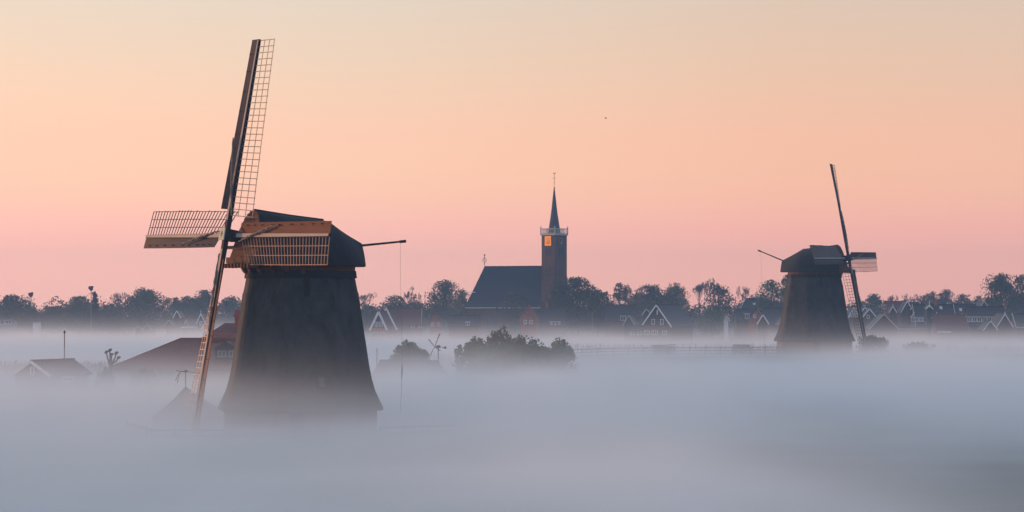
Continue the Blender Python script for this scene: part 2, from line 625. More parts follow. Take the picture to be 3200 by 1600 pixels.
    for j in range(1, M):
        a0 = fr_ring[j]; c0 = fr_ring[2 * M - j]
        b.bar(a0 + n * .10, c0 + n * .10, 0.05, 0.05)
    b.bar(L(4.62, -1.95, 12.22), L(4.62, 1.95, 12.22), 0.30, 0.42)
    b.bar(L(4.70, -1.75, 13.10), L(4.70, 1.75, 13.10), 0.24, 0.22)
    for k in range(8):
        w = -1.7 + 3.4 * k / 7
        b.bar(L(4.3, w, 11.84), L(5.02, w, 11.84), 0.22, 0.30)
    b.build('weather_beam', 'brown_timber', cap)
    # brake rod and rope at the tail
    b = MB()
    p0 = L(-4.2, 0.1, 13.28)
    rd = (-n + Z * rod_dir_z).normalized()
    p1 = p0 + rd * rod_len
    b.bar(p0, p1, 0.17, 0.17, w2=0.12, d2=0.13)
    b.bar(p1 - rd * 0.25, p1 + rd * 0.18, 0.22, 0.2)
    rod = b.build('brake_rod', 'dark_timber', root)
    b = MB()
    q0 = p1 - rd * 0.25
    q1 = Vector(rope_end)
    pts = []
    for i in range(31):
        u = i / 30
        p = q0.lerp(q1, u)
        p += Vector((0.28 * math.sin(math.pi * u) * (1 if rope_end[0] > 0 else -1) * (u ** 1.2), 0, 0))
        pts.append(p)
    rad = [0.009 if u < 22 else (0.035 if u < 24 else 0.012) for u in range(31)]
    b.tube(pts, rad, 5)
    b.build('rope', 'rope', rod)
    # ---- windshaft, poll end and sails
    dlt = R(shaft_tilt)
    Nn = n * math.cos(dlt) + Z * math.sin(dlt)
    U = Z * math.cos(dlt) - n * math.sin(dlt)
    T = t
    hub = n * hub_a + Z * hub_z
    b = MB()
    b.tube([hub - Nn * 2.2, hub + Nn * 0.1], 0.36, 12)
    b.bar(hub - Nn * 0.45, hub + Nn * 0.50, 0.78, 0.78, U)
    shaft = b.build('windshaft', 'dark_timber', root)
    b = MB()
    b.bar(hub + Nn * 0.502, hub + Nn * 0.58, 0.72, 0.86, U)
    poll = b.build('poll_end', 'hub_paint' if lath == 'pale' else 'dark_timber', root)
    b = MB()
    fc = hub + Nn * 0.586
    for k in range(8):
        a = math.pi / 4 * k
        d = T * math.cos(a) * 0.8 + U * math.sin(a)
        e = T * -math.sin(a) * 0.8 + U * math.cos(a)
        b.poly([fc, fc + d * 0.10 + e * 0.045, fc + d * 0.33, fc + d * 0.10 - e * 0.045])
    b.build('star', 'star_paint', poll)
    for k in range(4):
        al = R(sail_rot + 90 * k)
        Rr = U * math.cos(al) + T * math.sin(al)
        X = T * math.cos(al) - U * math.sin(al)
        Y = -Nn
        M4 = Matrix(((X.x, Y.x, Rr.x, 0), (X.y, Y.y, Rr.y, 0), (X.z, Y.z, Rr.z, 0), (0, 0, 0, 1)))
        off = hub + Nn * (0.22 if k % 2 == 0 else -0.20)
        M4.translation = off
        def child(name, me, par):
            o = bpy.data.objects.new(name, me)
            COL.objects.link(o)
            o.parent = par
            return o
        s = child('sail', SAIL['stock'], root)
        s.matrix_local = M4
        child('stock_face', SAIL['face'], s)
        child('lattice', SAIL['dark' if k == 3 else ('tan' if k == 1 and lath == 'pale' else lath)], s)  # lath tone picked per sail to imitate how the sun falls on it
        child('wind_board', SAIL['shaded' if k in (0, 3) or lath == 'dark' else 'board'], s)  # boards out of the sun take the copy with painted shade
        for pm in SAIL['pins']:
            child('board_pin', pm, s)
        if lath == 'dark' and k == 3:
            child('set_sailcloth', SAIL['set'], s)
        else:
            child('furled_sailcloth', SAIL['cloth'], s)
    return root

_st, _face, _lat, _brd, _clt, _pins, _set = sail_meshes()
SAIL = {'face': _face.mesh('stock_face', 'lit_face_grey'), 'stock': _st.mesh('sail_stock', 'dark_timber'), 'pale': _lat.mesh('sail_lattice', 'pale_lath'), 'dark': _lat.mesh('sail_lattice', 'dark_lath'), 'tan': _lat.mesh('sail_lattice', 'tan_lath'),
        'board': _brd.mesh('sail_board', 'weathered_board'), 'shaded': _brd.mesh('sail_board_shaded', 'shaded_board'), 'cloth': _clt.mesh('sail_cloth', 'sailcloth'), 'pins': _pins, 'set': _set.mesh('set_sail', 'set_cloth')}

m1 = at(938, 1365, 45.0)
build_windmill('large near windmill of grey thatch with its sails facing a red roofed farm', (m1.x, m1.y, 0.0),
               -56, -56, 9.9, 1.2, 5.52, 13.90, 'pale', 0.10, 4.1, (6.72, 4.0, 1.3), 11.5, (-0.22, 0.22, 0.93))
m2 = at(2545, 1110, 21.75)
build_windmill('smaller distant windmill standing beside bushes, its brake rod slanting up', (m2.x, m2.y, 1.95),
               -63, 62.5, 10.4, -1.0, 4.98, 13.80, 'dark', 0.40, 4.6, (-6.9, 1.0, 0.6), 4.5, (0.02, 0.40, 0.05))

# ------------------------------------------------------------------ church
def build_church():
    s = 11.0
    Y = F / s
    root = empty('church', (xx(1732, s), Y, 0))
    tag(root, 'brick village church with clock tower, pointed spire and long slate nave', 'church')
    hw = 40 / s / math.cos(R(45)) * 1.0            # half side... the tower stands corner towards us
    side = 39.5 / s / 0.7071
    rot = R(45 + 1.5)
    def sq(h, z):
        return [Vector((h * (cx * math.cos(rot) - cy * math.sin(rot)), h * (cx * math.sin(rot) + cy * math.cos(rot)), z)) for cx, cy in ((-1, -1), (1, -1), (1, 1), (-1, 1))]
    h = side / 2
    zt = zz(735, s)
    b = MB()
    b.loft([sq(h + .12, 0), sq(h + .12, zz(868, s)), sq(h, zz(864, s)), sq(h, zt)])
    tower = b.build('tower', 'brick_church', root)
    faces = []
    for sgn in (-1, 1):
        nn = Vector((sgn * math.sin(R(45 - sgn * 0) ), -math.cos(R(45)), 0))
        nn = Vector((math.sin(rot) * 1, -math.cos(rot), 0)) if sgn > 0 else Vector((-math.cos(rot), -math.sin(rot), 0))
        ss = (-nn).cross(Vector((0, 0, 1)))
        faces.append((nn, ss))
    Z = Vector((0, 0, 1))
    # blind niches, belfry windows, clocks
    for i, (nn, ss) in enumerate(faces):
        for u in (-0.62, 0.62):
            b = MB()
            z0, z1 = zz(800, s), zz(774, s)
            pts = [(-.36, z0), (.36, z0), (.36, z1 - .35), (.2, z1 - .08), (0, z1), (-.2, z1 - .08), (-.36, z1 - .35)]
            r1 = [nn * (h + .02) + ss * (u + p) + Z * q for p, q in pts]
            r2 = [p + nn * .05 for p in r1]
            b.loft([r1, r2])
            b.build('belfry_window', 'board_dark', root)
        for u in (-1.5, 0.0, 1.5):
            b = MB()
            z0, z1 = zz(858, s), zz(812, s)
            pts = [(-.25, z0), (.25, z0), (.25, z1 - .25), (0, z1), (-.25, z1 - .25)]
            r1 = [nn * (h + .02) + ss * (u + p) + Z * q for p, q in pts]
            r2 = [p + nn * .04 for p in r1]
            b.loft([r1, r2])
            b.build('blind_niche', 'brick_brown', root)
        c = nn * (h + .03) + Z * zz(753.5, s)
        b = MB()
        if i == 0:
            a, e = 1.2, 1.35
            r1 = [c + ss * (p * a) + Z * (q * e) for p, q in ((-1, -1), (1, -1), (1, 1), (-1, 1))]
            b.loft([r1, [p + nn * .10 for p in r1]])
            ck = b.build('clock_face', 'gold', root)
            ck['label'] = 'square gilded clock face glowing in low sun'
        else:
            r1 = [c + ss * (math.cos(2 * math.pi * k / 20) * 1.0) + Z * (math.sin(2 * math.pi * k / 20) * 1.0) for k in range(20)]
            b.loft([r1, [p + nn * .10 for p in r1]])
            ck = b.build('clock_face', 'lead', root)
            ck['label'] = 'dark round clock face with pale hour marks'
        b = MB()
        for k in range(12):
            a = math.pi / 6 * k
            d = ss * math.sin(a) + Z * math.cos(a)
            b.bar(c + nn * .13 + d * 0.70, c + nn * .13 + d * 0.90, 0.12 if i else 0.06, 0.04, nn)
        b.build('hour_marks', 'iron' if i == 0 else 'cream_paint', ck)
        for a, ln in ((R(168), 0.80), (R(182), 0.5)):
            b = MB()
            d = ss * math.sin(a) + Z * math.cos(a)
            b.bar(c + nn * .17 - d * .15, c + nn * .17 + d * ln, 0.10 if i else 0.07, 0.04, nn)
            b.build('clock_hand', 'iron' if i == 0 else 'gold', ck)
    # cornice and balustrade
    b = MB()
    b.loft([sq(h + .05, zt - .15), sq(h + .28, zt + .05), sq(h + .28, zt + .35), sq(h + .05, zt + .352)])
    b.build('cornice', 'cream_paint', root)
    b = MB()
    c0 = sq(h + .15, zt + .35)
    zb = 1.45
    for i in range(4):
        p, q = c0[i], c0[(i + 1) % 4]
        b.bar(p + Z * zb, q + Z * zb, 0.18, 0.16)
        b.bar(p + Z * .14, q + Z * .14, 0.18, 0.12)
        for k in range(1, 10):
            m = p.lerp(q, k / 10)
            b.bar(m + Z * .2, m + Z * (zb - .08), 0.14, 0.14)
        b.bar(p, p + Z * (zb + .3), 0.34, 0.34)
        b.ball(p + Z * (zb + .48), 0.2)
    b.build('balustrade', 'cream_paint', root)
    # spire
    b = MB()
    def oc(r, z):
        return [Vector((r * math.sin(R(22.5 + 9 + 45 * k)), -r * math.cos(R(22.5 + 9 + 45 * k)), z)) for k in range(8)]
    zs0, zs1 = zt + .352, zz(588, s)
    rb = 19.0 / s
    b.loft([oc(rb * 1.05, zs0), oc(rb, zs0 + 1.0), oc(rb * .56, zs0 + (zs1 - zs0) * .45), oc(.14, zs1)])
    b.build('spire', 'lead', root)
    b = MB()
    b.ball((0, 0, zs1 + .1), 0.30)
    b.bar((0, 0, zs1), (0, 0, zz(545, s)), 0.13)
    b.ball((0, 0, zz(570, s)), 0.2)
    b.bar(CR * -.42 + Z * zz(557, s), CR * .42 + Z * zz(557, s), 0.14, 0.14)
    b.build('spire_cross', 'gold', root)
    # cockerel weathervane: body, breast and raised tail
    b = MB()
    zc = zz(543, s)
    out = [(-.34, .12), (-.26, .34), (-.12, .22), (.05, .10), (.22, .30), (.42, .42), (.40, .16), (.26, -.06), (.04, -.14), (-.16, -.06)]
    r1 = [Vector((x, -.05, zc + z)) for x, z in out]
    b.loft([r1, [p + Vector((0, .1, 0)) for p in r1]])
    b.build('weathercock', 'gold', root)
    # nave: ridge behind the tower, hipped towards the far end
    nz = zz(832, s); ez = zz(961, s)
    x0 = (1513 - 1732) / s; x1 = (1706 - 1732) / s
    xl = (1452 - 1732) / s; xr = (1722 - 1732) / s
    yb0, yb1 = 1.0, 15.0
    ym = (yb0 + yb1) / 2
    A = [Vector((xl, yb0, ez)), Vector((xr, yb0, ez)), Vector((xr, yb1, ez)), Vector((xl, yb1, ez))]
    Rg = [Vector((x0, ym, nz)), Vector((x1 + 2, ym, nz + .15))]
    b = MB()
    b.poly([A[0], A[1], Rg[1], Rg[0]])
    b.poly([A[1], A[2], Rg[1]])
    b.poly([A[2], A[3], Rg[0], Rg[1]])
    b.poly([A[3], A[0], Rg[0]])
    b.poly([a + Vector((0, 0, -.03)) for a in reversed(A)])
    b.build('nave_roof', 'slate', root)
    b = MB()
    b.bar(Rg[0] + Z * .06, Rg[1] + Z * .06, 0.3, 0.22)
    b.build('ridge_tile', 'tile_brown', root)
    b = MB()
    b.box(((xl + xr) / 2 + .2, ym, ez / 2), (xr - xl - 1.2, yb1 - yb0 - .8, ez - .04))
    b.build('nave_wall', 'brick_church', root)
    b = MB()
    b.bar(A[0] + Vector((.1, -.12, -.1)), A[1] + Vector((0, -.12, -.1)), 0.22, 0.18)
    b.build('gutter', 'white_paint', root)
    b = MB()
    b.bar((xl - .3, yb0 + .2, zz(913, s)), (xl + 3.1, yb0 + .2, zz(913, s)), 0.2, 0.18)
    b.build('fascia', 'white_paint', root)
    for k in range(5):
        b = MB()
        u = xl + 2.6 + k * 4.2
        pts = [(-.7, 2.0), (.7, 2.0), (.7, ez - 2.4), (.4, ez - 1.6), (0, ez - 1.2), (-.4, ez - 1.6), (-.7, ez - 2.4)]
        r1 = [Vector((u + p, yb0 + .42, q)) for p, q in pts]
        b.loft([r1, [p - Vector((0, .1, 0)) for p in r1]])
        b.build('nave_window', 'pane', root)
    # lean-to roof at the tower's foot
    b = MB()
    zq = zz(868, s)
    b.loft([[Vector(((1690 - 1732) / s, -1.2, zz(945, s))), Vector((xr - .4, -4.6, zz(945, s))), Vector((3.6, -.9, zz(945, s))), Vector((0.2, 3.2, zz(945, s)))],
            [Vector(((1697 - 1732) / s, -.2, zq + .1)), Vector((-.3, -3.6, zq - .2)), Vector((2.9, -.6, zq)), Vector((0.2, 2.2, zq))]])
    b.build('side_roof', 'tile_brown', root)
    # iron cross on the far gable end
    cx = Vector((x0, ym, nz))
    b = MB()
    zc = zz(795, s)
    b.bar(cx - Z * .2, cx + Z * (zc - nz), 0.14)
    c = Vector((cx.x, cx.y, zz(812, s)))
    for d in ((1, 1), (1, -1), (-1, 1), (-1, -1)):
        b.bar(c + Vector((0, 0, d[1] * .95)), c + Vector((d[0] * .6, 0, 0)), 0.10)
    b.bar(c + Vector((-.62, 0, 0)), c + Vector((-.3, 0, 0)), 0.2, 0.12)
    b.bar(c + Vector((.3, 0, 0)), c + Vector((.62, 0, 0)), 0.2, 0.12)
    b.ball((cx.x, cx.y, zc), 0.24)
    b.build('gable_cross', 'iron', root)
build_church()

# ------------------------------------------------------------------ houses
def window(root, c, w, h, nn, frame_m='white_paint', bars=1):
    """A framed window on a wall: c its centre on the wall, nn the outward normal (all in the house's space)."""
    Z = Vector((0, 0, 1)); nn = Vector(nn); c = Vector(c)
    ss = (-nn).cross(Z)
    b = MB()
    t = 0.11
    for (ua, ub, za, zb) in ((-w / 2, w / 2, h / 2 - t, h / 2), (-w / 2, w / 2, -h / 2, -h / 2 + t), (-w / 2, -w / 2 + t, -h / 2 + t, h / 2 - t), (w / 2 - t, w / 2, -h / 2 + t, h / 2 - t)):
        r = [c + ss * ua + Z * za, c + ss * ub + Z * za, c + ss * ub + Z * zb, c + ss * ua + Z * zb]
        b.loft([[p - nn * .05 for p in r], [p + nn * .07 for p in r]])
    for k in range(1, bars + 1):
        u = -w / 2 + w * k / (bars + 1)
        b.bar(c + ss * u + Z * (-h / 2 + t) + nn * .02, c + ss * u + Z * (h / 2 - t) + nn * .02, 0.09, 0.06, nn)
    wd = b.build('window', frame_m, root)
    b = MB()
    r = [c + ss * (sx * (w / 2 - t)) + Z * (sy * (h / 2 - t)) for sx, sy in ((-1, -1), (1, -1), (1, 1), (-1, 1))]
    b.loft([[p - nn * .03 for p in r], [p + nn * .03 for p in r]])
    b.build('pane', 'pane', wd)
    return wd

def gable_house(name, label, px, apex, half, eave, s, yaw=0, length=9, wall='brick_red', gable=None, roof='slate', verge='white_paint', vw=0.24,
                wins=(), chimney=None, finial=0, side_wins=(), roofs_wins=(), eave_board=False, cat='house', group='houses of the village', ground=0.0):
    """House with its gable turned towards us by yaw; apex and eave are photo rows, half the half width in photo columns."""
    root = empty(name, (xx(px, s), F / s, ground), R(-yaw))
    tag(root, label, cat, group)
    zr = zz(apex, s) - ground; ze = zz(eave, s) - ground
    vw *= 1.25
    w = half / s / max(0.35, math.cos(R(yaw)))
    Lh = length
    ww = w - 0.28                                    # wall set in under the roof
    slope = (zr - ze) / w
    zw = ze + slope * 0.28 - 0.14
    Z = Vector((0, 0, 1))
    b = MB()
    prof = [(-ww, 0), (ww, 0), (ww, zw), (0, zr - 0.16), (-ww, zw)]
    if gable:
        b.loft([[Vector((-ww, 0.2, 0)), Vector((ww, 0.2, 0)), Vector((ww, Lh - .2, 0)), Vector((-ww, Lh - .2, 0))], [Vector((-ww, 0.2, zw)), Vector((ww, 0.2, zw)), Vector((ww, Lh - .2, zw)), Vector((-ww, Lh - .2, zw))]])
    else:
        b.loft([[Vector((x, 0.2, z)) for x, z in prof], [Vector((x, Lh - .2, z)) for x, z in prof]])
    b.build('wall', wall, root)
    if gable:
        b = MB()
        pg = [(-ww, zw + .004), (ww, zw + .004), (0, zr - 0.16)]
        b.loft([[Vector((x, 0.14, z)) for x, z in pg], [Vector((x, Lh - .2, z)) for x, z in pg]])
        b.build('gable_board', gable, root)
    b = MB()
    th = 0.13
    for sg in (-1, 1):
        nrm = Vector((sg * (zr - ze), 0, w)).normalized()
        a0 = Vector((0, -0.02, zr)); a1 = Vector((sg * w, -0.02, ze))
        r = [a0, a1, a1 - nrm * th, a0 - nrm * th]
        b.loft([r, [p + Vector((0, Lh + .04, 0)) for p in r]])
    rf = b.build('roof', roof, root)
    b = MB()
    b.bar((0, -0.03, zr + .03), (0, Lh + .03, zr + .03), 0.26, 0.12)
    b.build('ridge_tile', 'tile_brown' if roof.startswith('tile') else 'slate_dark', rf)
    if verge:
        for sg in (-1, 1):
            b = MB()
            a0 = Vector((0, -0.06, zr - vw * .35)); a1 = Vector((sg * (w + .05), -0.06, ze - vw * .35))
            b.bar(a0, a1, vw, 0.07, (0, 1, 0)) if False else None
            d = (a1 - a0).normalized()
            u = Vector((-d.z * sg, 0, d.x * sg))
            r = [a0 + u * vw * .5, a1 + u * vw * .5, a1 - u * vw * .5, a0 - u * vw * .5]
            b.loft([r, [p + Vector((0, -.08, 0)) for p in r]])
            b.build('bargeboard', verge, root)
    if finial:
        b = MB()
        b.bar((0, -0.10, zr - finial * .9), (0, -0.10, zr + finial), 0.14, 0.10)
        b.build('finial', verge or 'white_paint', root)
    for (u, z, fw, fh, bars) in wins:                # columns and rows of the photo, relative
        window(root, ((u) / s / max(.35, math.cos(R(yaw))), 0.14 if (gable and zz(z, s) - ground > zw) else 0.2, zz(z, s) - ground), fw, fh, (0, -1, 0), bars=bars)
    for (y, z, fw, fh, sg) in side_wins:
        window(root, (sg * ww, y, zz(z, s) - ground), fw, fh, (sg, 0, 0))
    if chimney:
        cx, cy, ch, cm = chimney
        b = MB()
        b.box((cx, cy, zr + ch / 2 - .8), (0.75, 0.75, ch + 1.6))
        b.box((cx, cy, zr + ch + .07), (0.9, 0.9, 0.14))
        b.build('chimney', cm, rf)
    return root

def long_house(name, label, px0, px1, ridge, eave, s, depth=8, wall='brick_brown', roof='slate_dark', hip=0.0, verge=None, dormers=(), chimneys=(), wins=(),
               fascia=None, cat='house', group='houses of the village', yaw=0, ground=0.0, skylights=()):
    """House with its long side to us; px0..px1 the ridge ends, ridge and eave photo rows."""
    xm = (px0 + px1) / 2
    root = empty(name, (xx(xm, s), F / s, ground), R(yaw))
    tag(root, label, cat, group)
    zr = zz(ridge, s) - ground; ze = zz(eave, s) - ground
    hl = (px1 - px0) / s / 2
    D = depth
    he = hl + hip
    b = MB()
    prof_ = [Vector((-he + .2, .3, 0)), Vector((he - .2, .3, 0)), Vector((he - .2, D - .3, 0)), Vector((-he + .2, D - .3, 0))]
    b.loft([prof_, [p + Vector((0, 0, max(.4, ze - .02))) for p in prof_]])
    if hip < 0.3:
        for sg in (-1, 1):
            x = sg * (he - .2)
            pg = [Vector((x, .3, ze)), Vector((x, D - .3, ze)), Vector((x, D / 2, zr - .15))]
            b.loft([pg, [p - Vector((sg * .25, 0, 0)) for p in pg]])
    b.build('wall', wall, root)
    A = [Vector((-he, 0, ze)), Vector((he, 0, ze)), Vector((he, D, ze)), Vector((-he, D, ze))]
    r0, r1 = Vector((-hl, D / 2, zr)), Vector((hl, D / 2, zr))
    b = MB()
    dz = Vector((0, 0, -.14))
    b.poly([A[0], A[1], r1, r0]); b.poly([A[2], A[3], r0, r1])
    b.poly([A[0] + dz, r0 + dz, r1 + dz, A[1] + dz]); b.poly([A[2] + dz, r1 + dz, r0 + dz, A[3] + dz])
    for p, q in ((A[0], A[1]), (A[2], A[3])):
        b.quad(p + dz, q + dz, q, p)
    if hip >= 0.3:
        b.poly([A[1], A[2], r1]); b.poly([A[3], A[0], r0])
        for p, q in ((A[1], A[2]), (A[3], A[0])):
            b.quad(p + dz, q + dz, q, p)
    else:
        for p, q, r in ((A[1], A[2], r1), (A[3], A[0], r0)):
            b.quad(p + dz, p, r, r + dz); b.quad(r + dz, r, q, q + dz)
    rf = b.build('roof', roof, root)
    b = MB()
    b.bar(r0 + Vector((0, 0, .03)), r1 + Vector((0, 0, .03)), 0.26, 0.13)
    if hip >= 0.3:
        b.bar(r0, A[0], 0.2, 0.12); b.bar(r1, A[1], 0.2, 0.12)
    b.build('ridge_tile', 'tile_red' if roof.startswith('tile') else 'slate_dark', rf)
    if verge:
        for sg, p, r in ((-1, A[0], r0), (1, A[1], r1)):
            b = MB()
            b.bar(Vector((sg * (he + .06) if hip < .3 else p.x, p.y, p.z - .02)), Vector((sg * (hl + .06), r.y, r.z + .02)), 0.10, 0.26)
            b.build('bargeboard', verge, root)
    if fascia:
        b = MB()
        b.bar(A[0] + Vector((0, -.08, -.1)), A[1] + Vector((0, -.08, -.1)), 0.14, 0.22)
        b.build('fascia', fascia, root)
    slope = (zr - ze) / (D / 2)
    for (dx0, dx1, top, bot, panes, slant) in dormers:      # photo columns and rows of a flat topped dormer's window band
        x0 = (dx0 - xm) / s; x1 = (dx1 - xm) / s
        zt_, zb_ = zz(top, s) - ground, zz(bot, s) - ground
        yf = max(.15, (zb_ - ze) / slope - 0.25)
        yb_ = min(D / 2, (zt_ - ze) / slope + 0.2)
        b = MB()
        b.box(((x0 + x1) / 2, (yf + yb_) / 2, (zt_ + zb_) / 2), (x1 - x0, yb_ - yf, zt_ - zb_))
        dm = b.build('dormer', wall, rf)
        b = MB()
        b.box(((x0 + x1) / 2, (yf + yb_) / 2 - .15, zt_ + .09), (x1 - x0 + .3, yb_ - yf + .3, 0.16))
        b.build('dormer_roof', 'cream_paint', rf)
        n = panes
        wd = (x1 - x0) / n
        for k in range(n):
            window(root, (x0 + wd * (k + .5), yf, (zt_ + zb_) / 2), wd * .94, (zt_ - zb_) * .9, (0, -1, 0))
        if slant:
            b = MB()
            b.bar((x0 + slant / s, yb_ + .5, zt_ + 17 / s), (x0 - .1, yf - .1, zt_ + .2), 0.14, 0.14)
            b.bar((x1 + slant / s, yb_ + .5, zt_ + 17 / s), (x1 + .1, yf - .1, zt_ + .2), 0.14, 0.14)
            b.build('dormer_verge', 'cream_paint', rf)
    for (cx, ch, cm) in chimneys:
        b = MB()
        x = (cx - xm) / s
        b.box((x, D / 2, zr + ch / 2 - .6), (0.7, 0.7, ch + 1.2))
        b.box((x, D / 2, zr + ch + .06), (0.85, 0.85, 0.12))
        b.build('chimney', cm, rf)
    for (wx, wz, fw, fh, bars) in wins:
        window(root, ((wx - xm) / s, .3, zz(wz, s) - ground), fw, fh, (0, -1, 0), bars=bars)
    for (wx, wz) in skylights:
        z = zz(wz, s) - ground
        y = (z - ze) / slope
        x = (wx - xm) / s
        b = MB()
        nn = Vector((0, -(zr - ze), D / 2)).normalized()
        up = Vector((0, D / 2, zr - ze)).normalized()
        c = Vector((x, y, z)) + nn * .03
        b.bar(c - up * .5, c + up * .5, 0.7, 0.1, nn)
        b.build('skylight', 'cream_paint', rf)
    return root

G = gable_house
LH = long_house
# --- east of the near mill up to the church
G('house', 'gabled house with broad white bargeboards and four pale windows', 1183, 972, 27, 1030, 13.2, 8, 10, 'brick_red', 'board_dark', 'tile_brown', vw=0.42,
  wins=((-7, 1013, .8, 1.1, 1), (7, 1013, .8, 1.1, 1), (-12, 1047, 1.5, 1.2, 2), (13, 1047, 1.3, 1.2, 1)))
G('house', 'house whose white gable tip peeps over the broad white bargeboards in front', 1207, 962, 34, 1029, 12.7, 14, 9, 'brick_red', 'board_dark', 'tile_brown', vw=0.36, finial=0.3,
  wins=((14, 1047, 1.3, 1.2, 1),))
LH('house', 'long brown tiled roof with one white end verge beside the narrow brick gable', 1232, 1316, 963, 1014, 12.0, 9, 'brick_brown', 'tile_brown', verge='cream_paint',
   wins=((1290, 1020, .8, .8, 0), (1313, 1020, .8, .8, 0), (1262, 1022, .8, .8, 0)), skylights=((1250, 1000),))
G('house', 'narrow steep red brick gable between a long roof and the church', 1361, 970, 20, 1008, 12.2, 0, 7, 'brick_red', None, 'tile_brown', None,
  wins=((-9, 1014, .8, .9, 1), (9, 1014, .8, .9, 1)))
LH('house', 'low dark house half sunk in fog below the church nave', 1400, 1500, 985, 1020, 12.6, 8, 'brick_brown', 'slate_dark', wins=((1461, 1012, .7, .9, 0),), dormers=((1455, 1468, 1007, 1017, 1, 0),))
G('house', 'red brick gable with two white windows below the church tower', 1650, 955, 29, 1005, 12.5, 4, 9, 'brick_red', None, 'tile_brown', 'brick_red', 0.2,
  wins=((-9, 1006, .75, 1.0, 1), (9, 1006, .75, 1.0, 1)))
LH('house', 'dark broad roof with a row of three white dormer windows', 1690, 1768, 958, 1020, 11.9, 9, 'brick_brown', 'slate_dark',
   dormers=((1719, 1727, 1006, 1016, 1, 0), (1731, 1739, 1006, 1016, 1, 0), (1743, 1751, 1006, 1016, 1, 0)), chimneys=((1709, .9, 'brick_red'),))
LH('house', 'dim dark roof among trees left behind the small boarded gable', 1890, 1990, 953, 1004, 11.4, 9, 'brick_brown', 'slate_dark', dormers=((1938, 1956, 988, 1003, 1, 0),))
G('house', 'small dark boarded gable with thin white edges beside the tall boarded one', 1965, 985, 18, 1016, 12.8, 10, 7, 'board_dark', None, 'slate_dark', 'cream_paint', 0.14)
G('house', 'thin white gable tip just behind the tall dark boarded house', 2021, 965, 15, 985, 12.0, 0, 8, 'board_dark', None, 'slate_dark', 'cream_paint', 0.16)
G('house', 'tall dark boarded gable with white edges, two framed windows and slate roof', 2051, 952, 46, 1021, 13.0, 30, 12.5, 'brick_brown', 'board_dark', 'slate', 'white_paint', 0.26,
  wins=((-10, 1006, .85, 1.35, 0), (16, 1006, .85, 1.35, 0), (2, 976, .25, 1.2, 0), (-30, 1040, 1.5, 1.1, 2), (-6, 1040, 1.6, 1.1, 2), (24, 1040, 1.2, 1.1, 1)))
LH('house', 'low annex with a band of white framed windows in the fog', 1968, 2010, 1018, 1034, 13.4, 5, 'brick_brown', 'slate_dark', wins=((1976, 1041, 1.2, .9, 2), (1998, 1041, 1.2, .9, 2)))
# --- around the far mill
G('summerhouse', 'tiny white boarded gable alone at the edge of the fog', 2271, 985, 9, 1004, 13.0, 0, 3, 'white_paint', None, 'slate_dark', 'white_paint', 0.15, cat='shed', group='outbuildings of the village')
LH('house', 'large dark hipped roof with a white flue pipe', 2338, 2400, 932, 972, 11.0, 10, 'brick_brown', 'slate_dark', hip=2.6, chimneys=((2374, .35, 'cream_paint'),), verge='cream_paint', skylights=((2360, 950),))
LH('house', 'bit of red roof showing beside the far mill', 2396, 2432, 940, 962, 10.5, 8, 'brick_red', 'tile_red', verge='cream_paint')
LH('house', 'dark roof with small white dormer next to the orange brick gable', 2300, 2350, 965, 1005, 12.1, 8, 'brick_brown', 'slate_dark', dormers=((2328, 2342, 981, 998, 1, 0),), fascia=None)
G('house', 'orange brick gable without edging beside the far mill', 2362, 962, 30, 1010, 12.6, 8, 10, 'brick_red', None, 'slate', None, wins=((-4, 988, .7, .9, 1),))
LH('house', 'wide dark slope rising behind the small white edged gable', 2390, 2470, 962, 1010, 12.3, 9, 'brick_brown', 'slate')
G('house', 'small white edged gable in front of a dark slope', 2384, 982, 18, 1012, 13.6, 6, 8, 'board_brown', None, 'slate_dark', 'white_paint', 0.24)
G('house', 'white edged gable half hidden by the far mill', 2452, 990, 22, 1016, 13.6, 0, 8, 'board_dark', None, 'slate_dark', 'cream_paint', 0.18)
# --- east of the far mill
G('house', 'white topped gable seen through the sails of the far mill', 2668, 960, 20, 996, 12.6, 0, 8, 'brick_brown', 'cream_paint', 'slate', 'white_paint', 0.2)
G('house', 'red gable tip behind a larger white edged gable', 2703, 959, 17, 981, 12.0, 0, 9, 'brick_red', None, 'slate', 'white_paint', 0.22)
G('house', 'brown gable with white edges overlapping a red gable tip', 2717, 964, 28, 999, 12.6, 6, 11, 'board_brown', None, 'slate', 'white_paint', 0.22, wins=((-4, 990, .7, .9, 0),))
G('house', 'broad low gable with thin white edges fronting the fog', 2762, 981, 45, 1028, 14.0, 3, 11, 'brick_brown', None, 'slate', 'cream_paint', 0.16)
LH('house', 'long red tiled roof behind a slim pointed gable', 2770, 2838, 941, 990, 11.8, 9, 'brick_brown', 'tile_red', dormers=((2762, 2773, 954, 967, 1, 0),))
G('house', 'slim ornate white gable with a finial before the red roof', 2790, 956, 12, 977, 12.2, 0, 6, 'board_brown', None, 'tile_red', 'white_paint', 0.18, finial=0.5)
G('house', 'tall white edged gable rising beside a long red roof', 2835, 940, 20, 976, 12.1, 0, 7, 'brick_brown', None, 'slate_dark', 'white_paint', 0.2)
G('house', 'small gable touching the tall white edged one', 2856, 951, 11, 967, 12.15, 0, 6, 'board_dark', None, 'slate_dark', 'white_paint', 0.18)
LH('house', 'long dark slope joining the small twin gables', 2812, 2880, 945, 1006, 11.6, 9, 'brick_brown', 'slate_dark')
LH('house', 'wide dark roof with orange chimney and a white framed dormer band', 2862, 2990, 952, 1018, 12.4, 10, 'brick_brown', 'slate_dark', verge='cream_paint',
   dormers=((2849, 2920, 993, 1006, 6, 14),), chimneys=((2935, .95, 'brick_red'),), skylights=((2950, 962),))
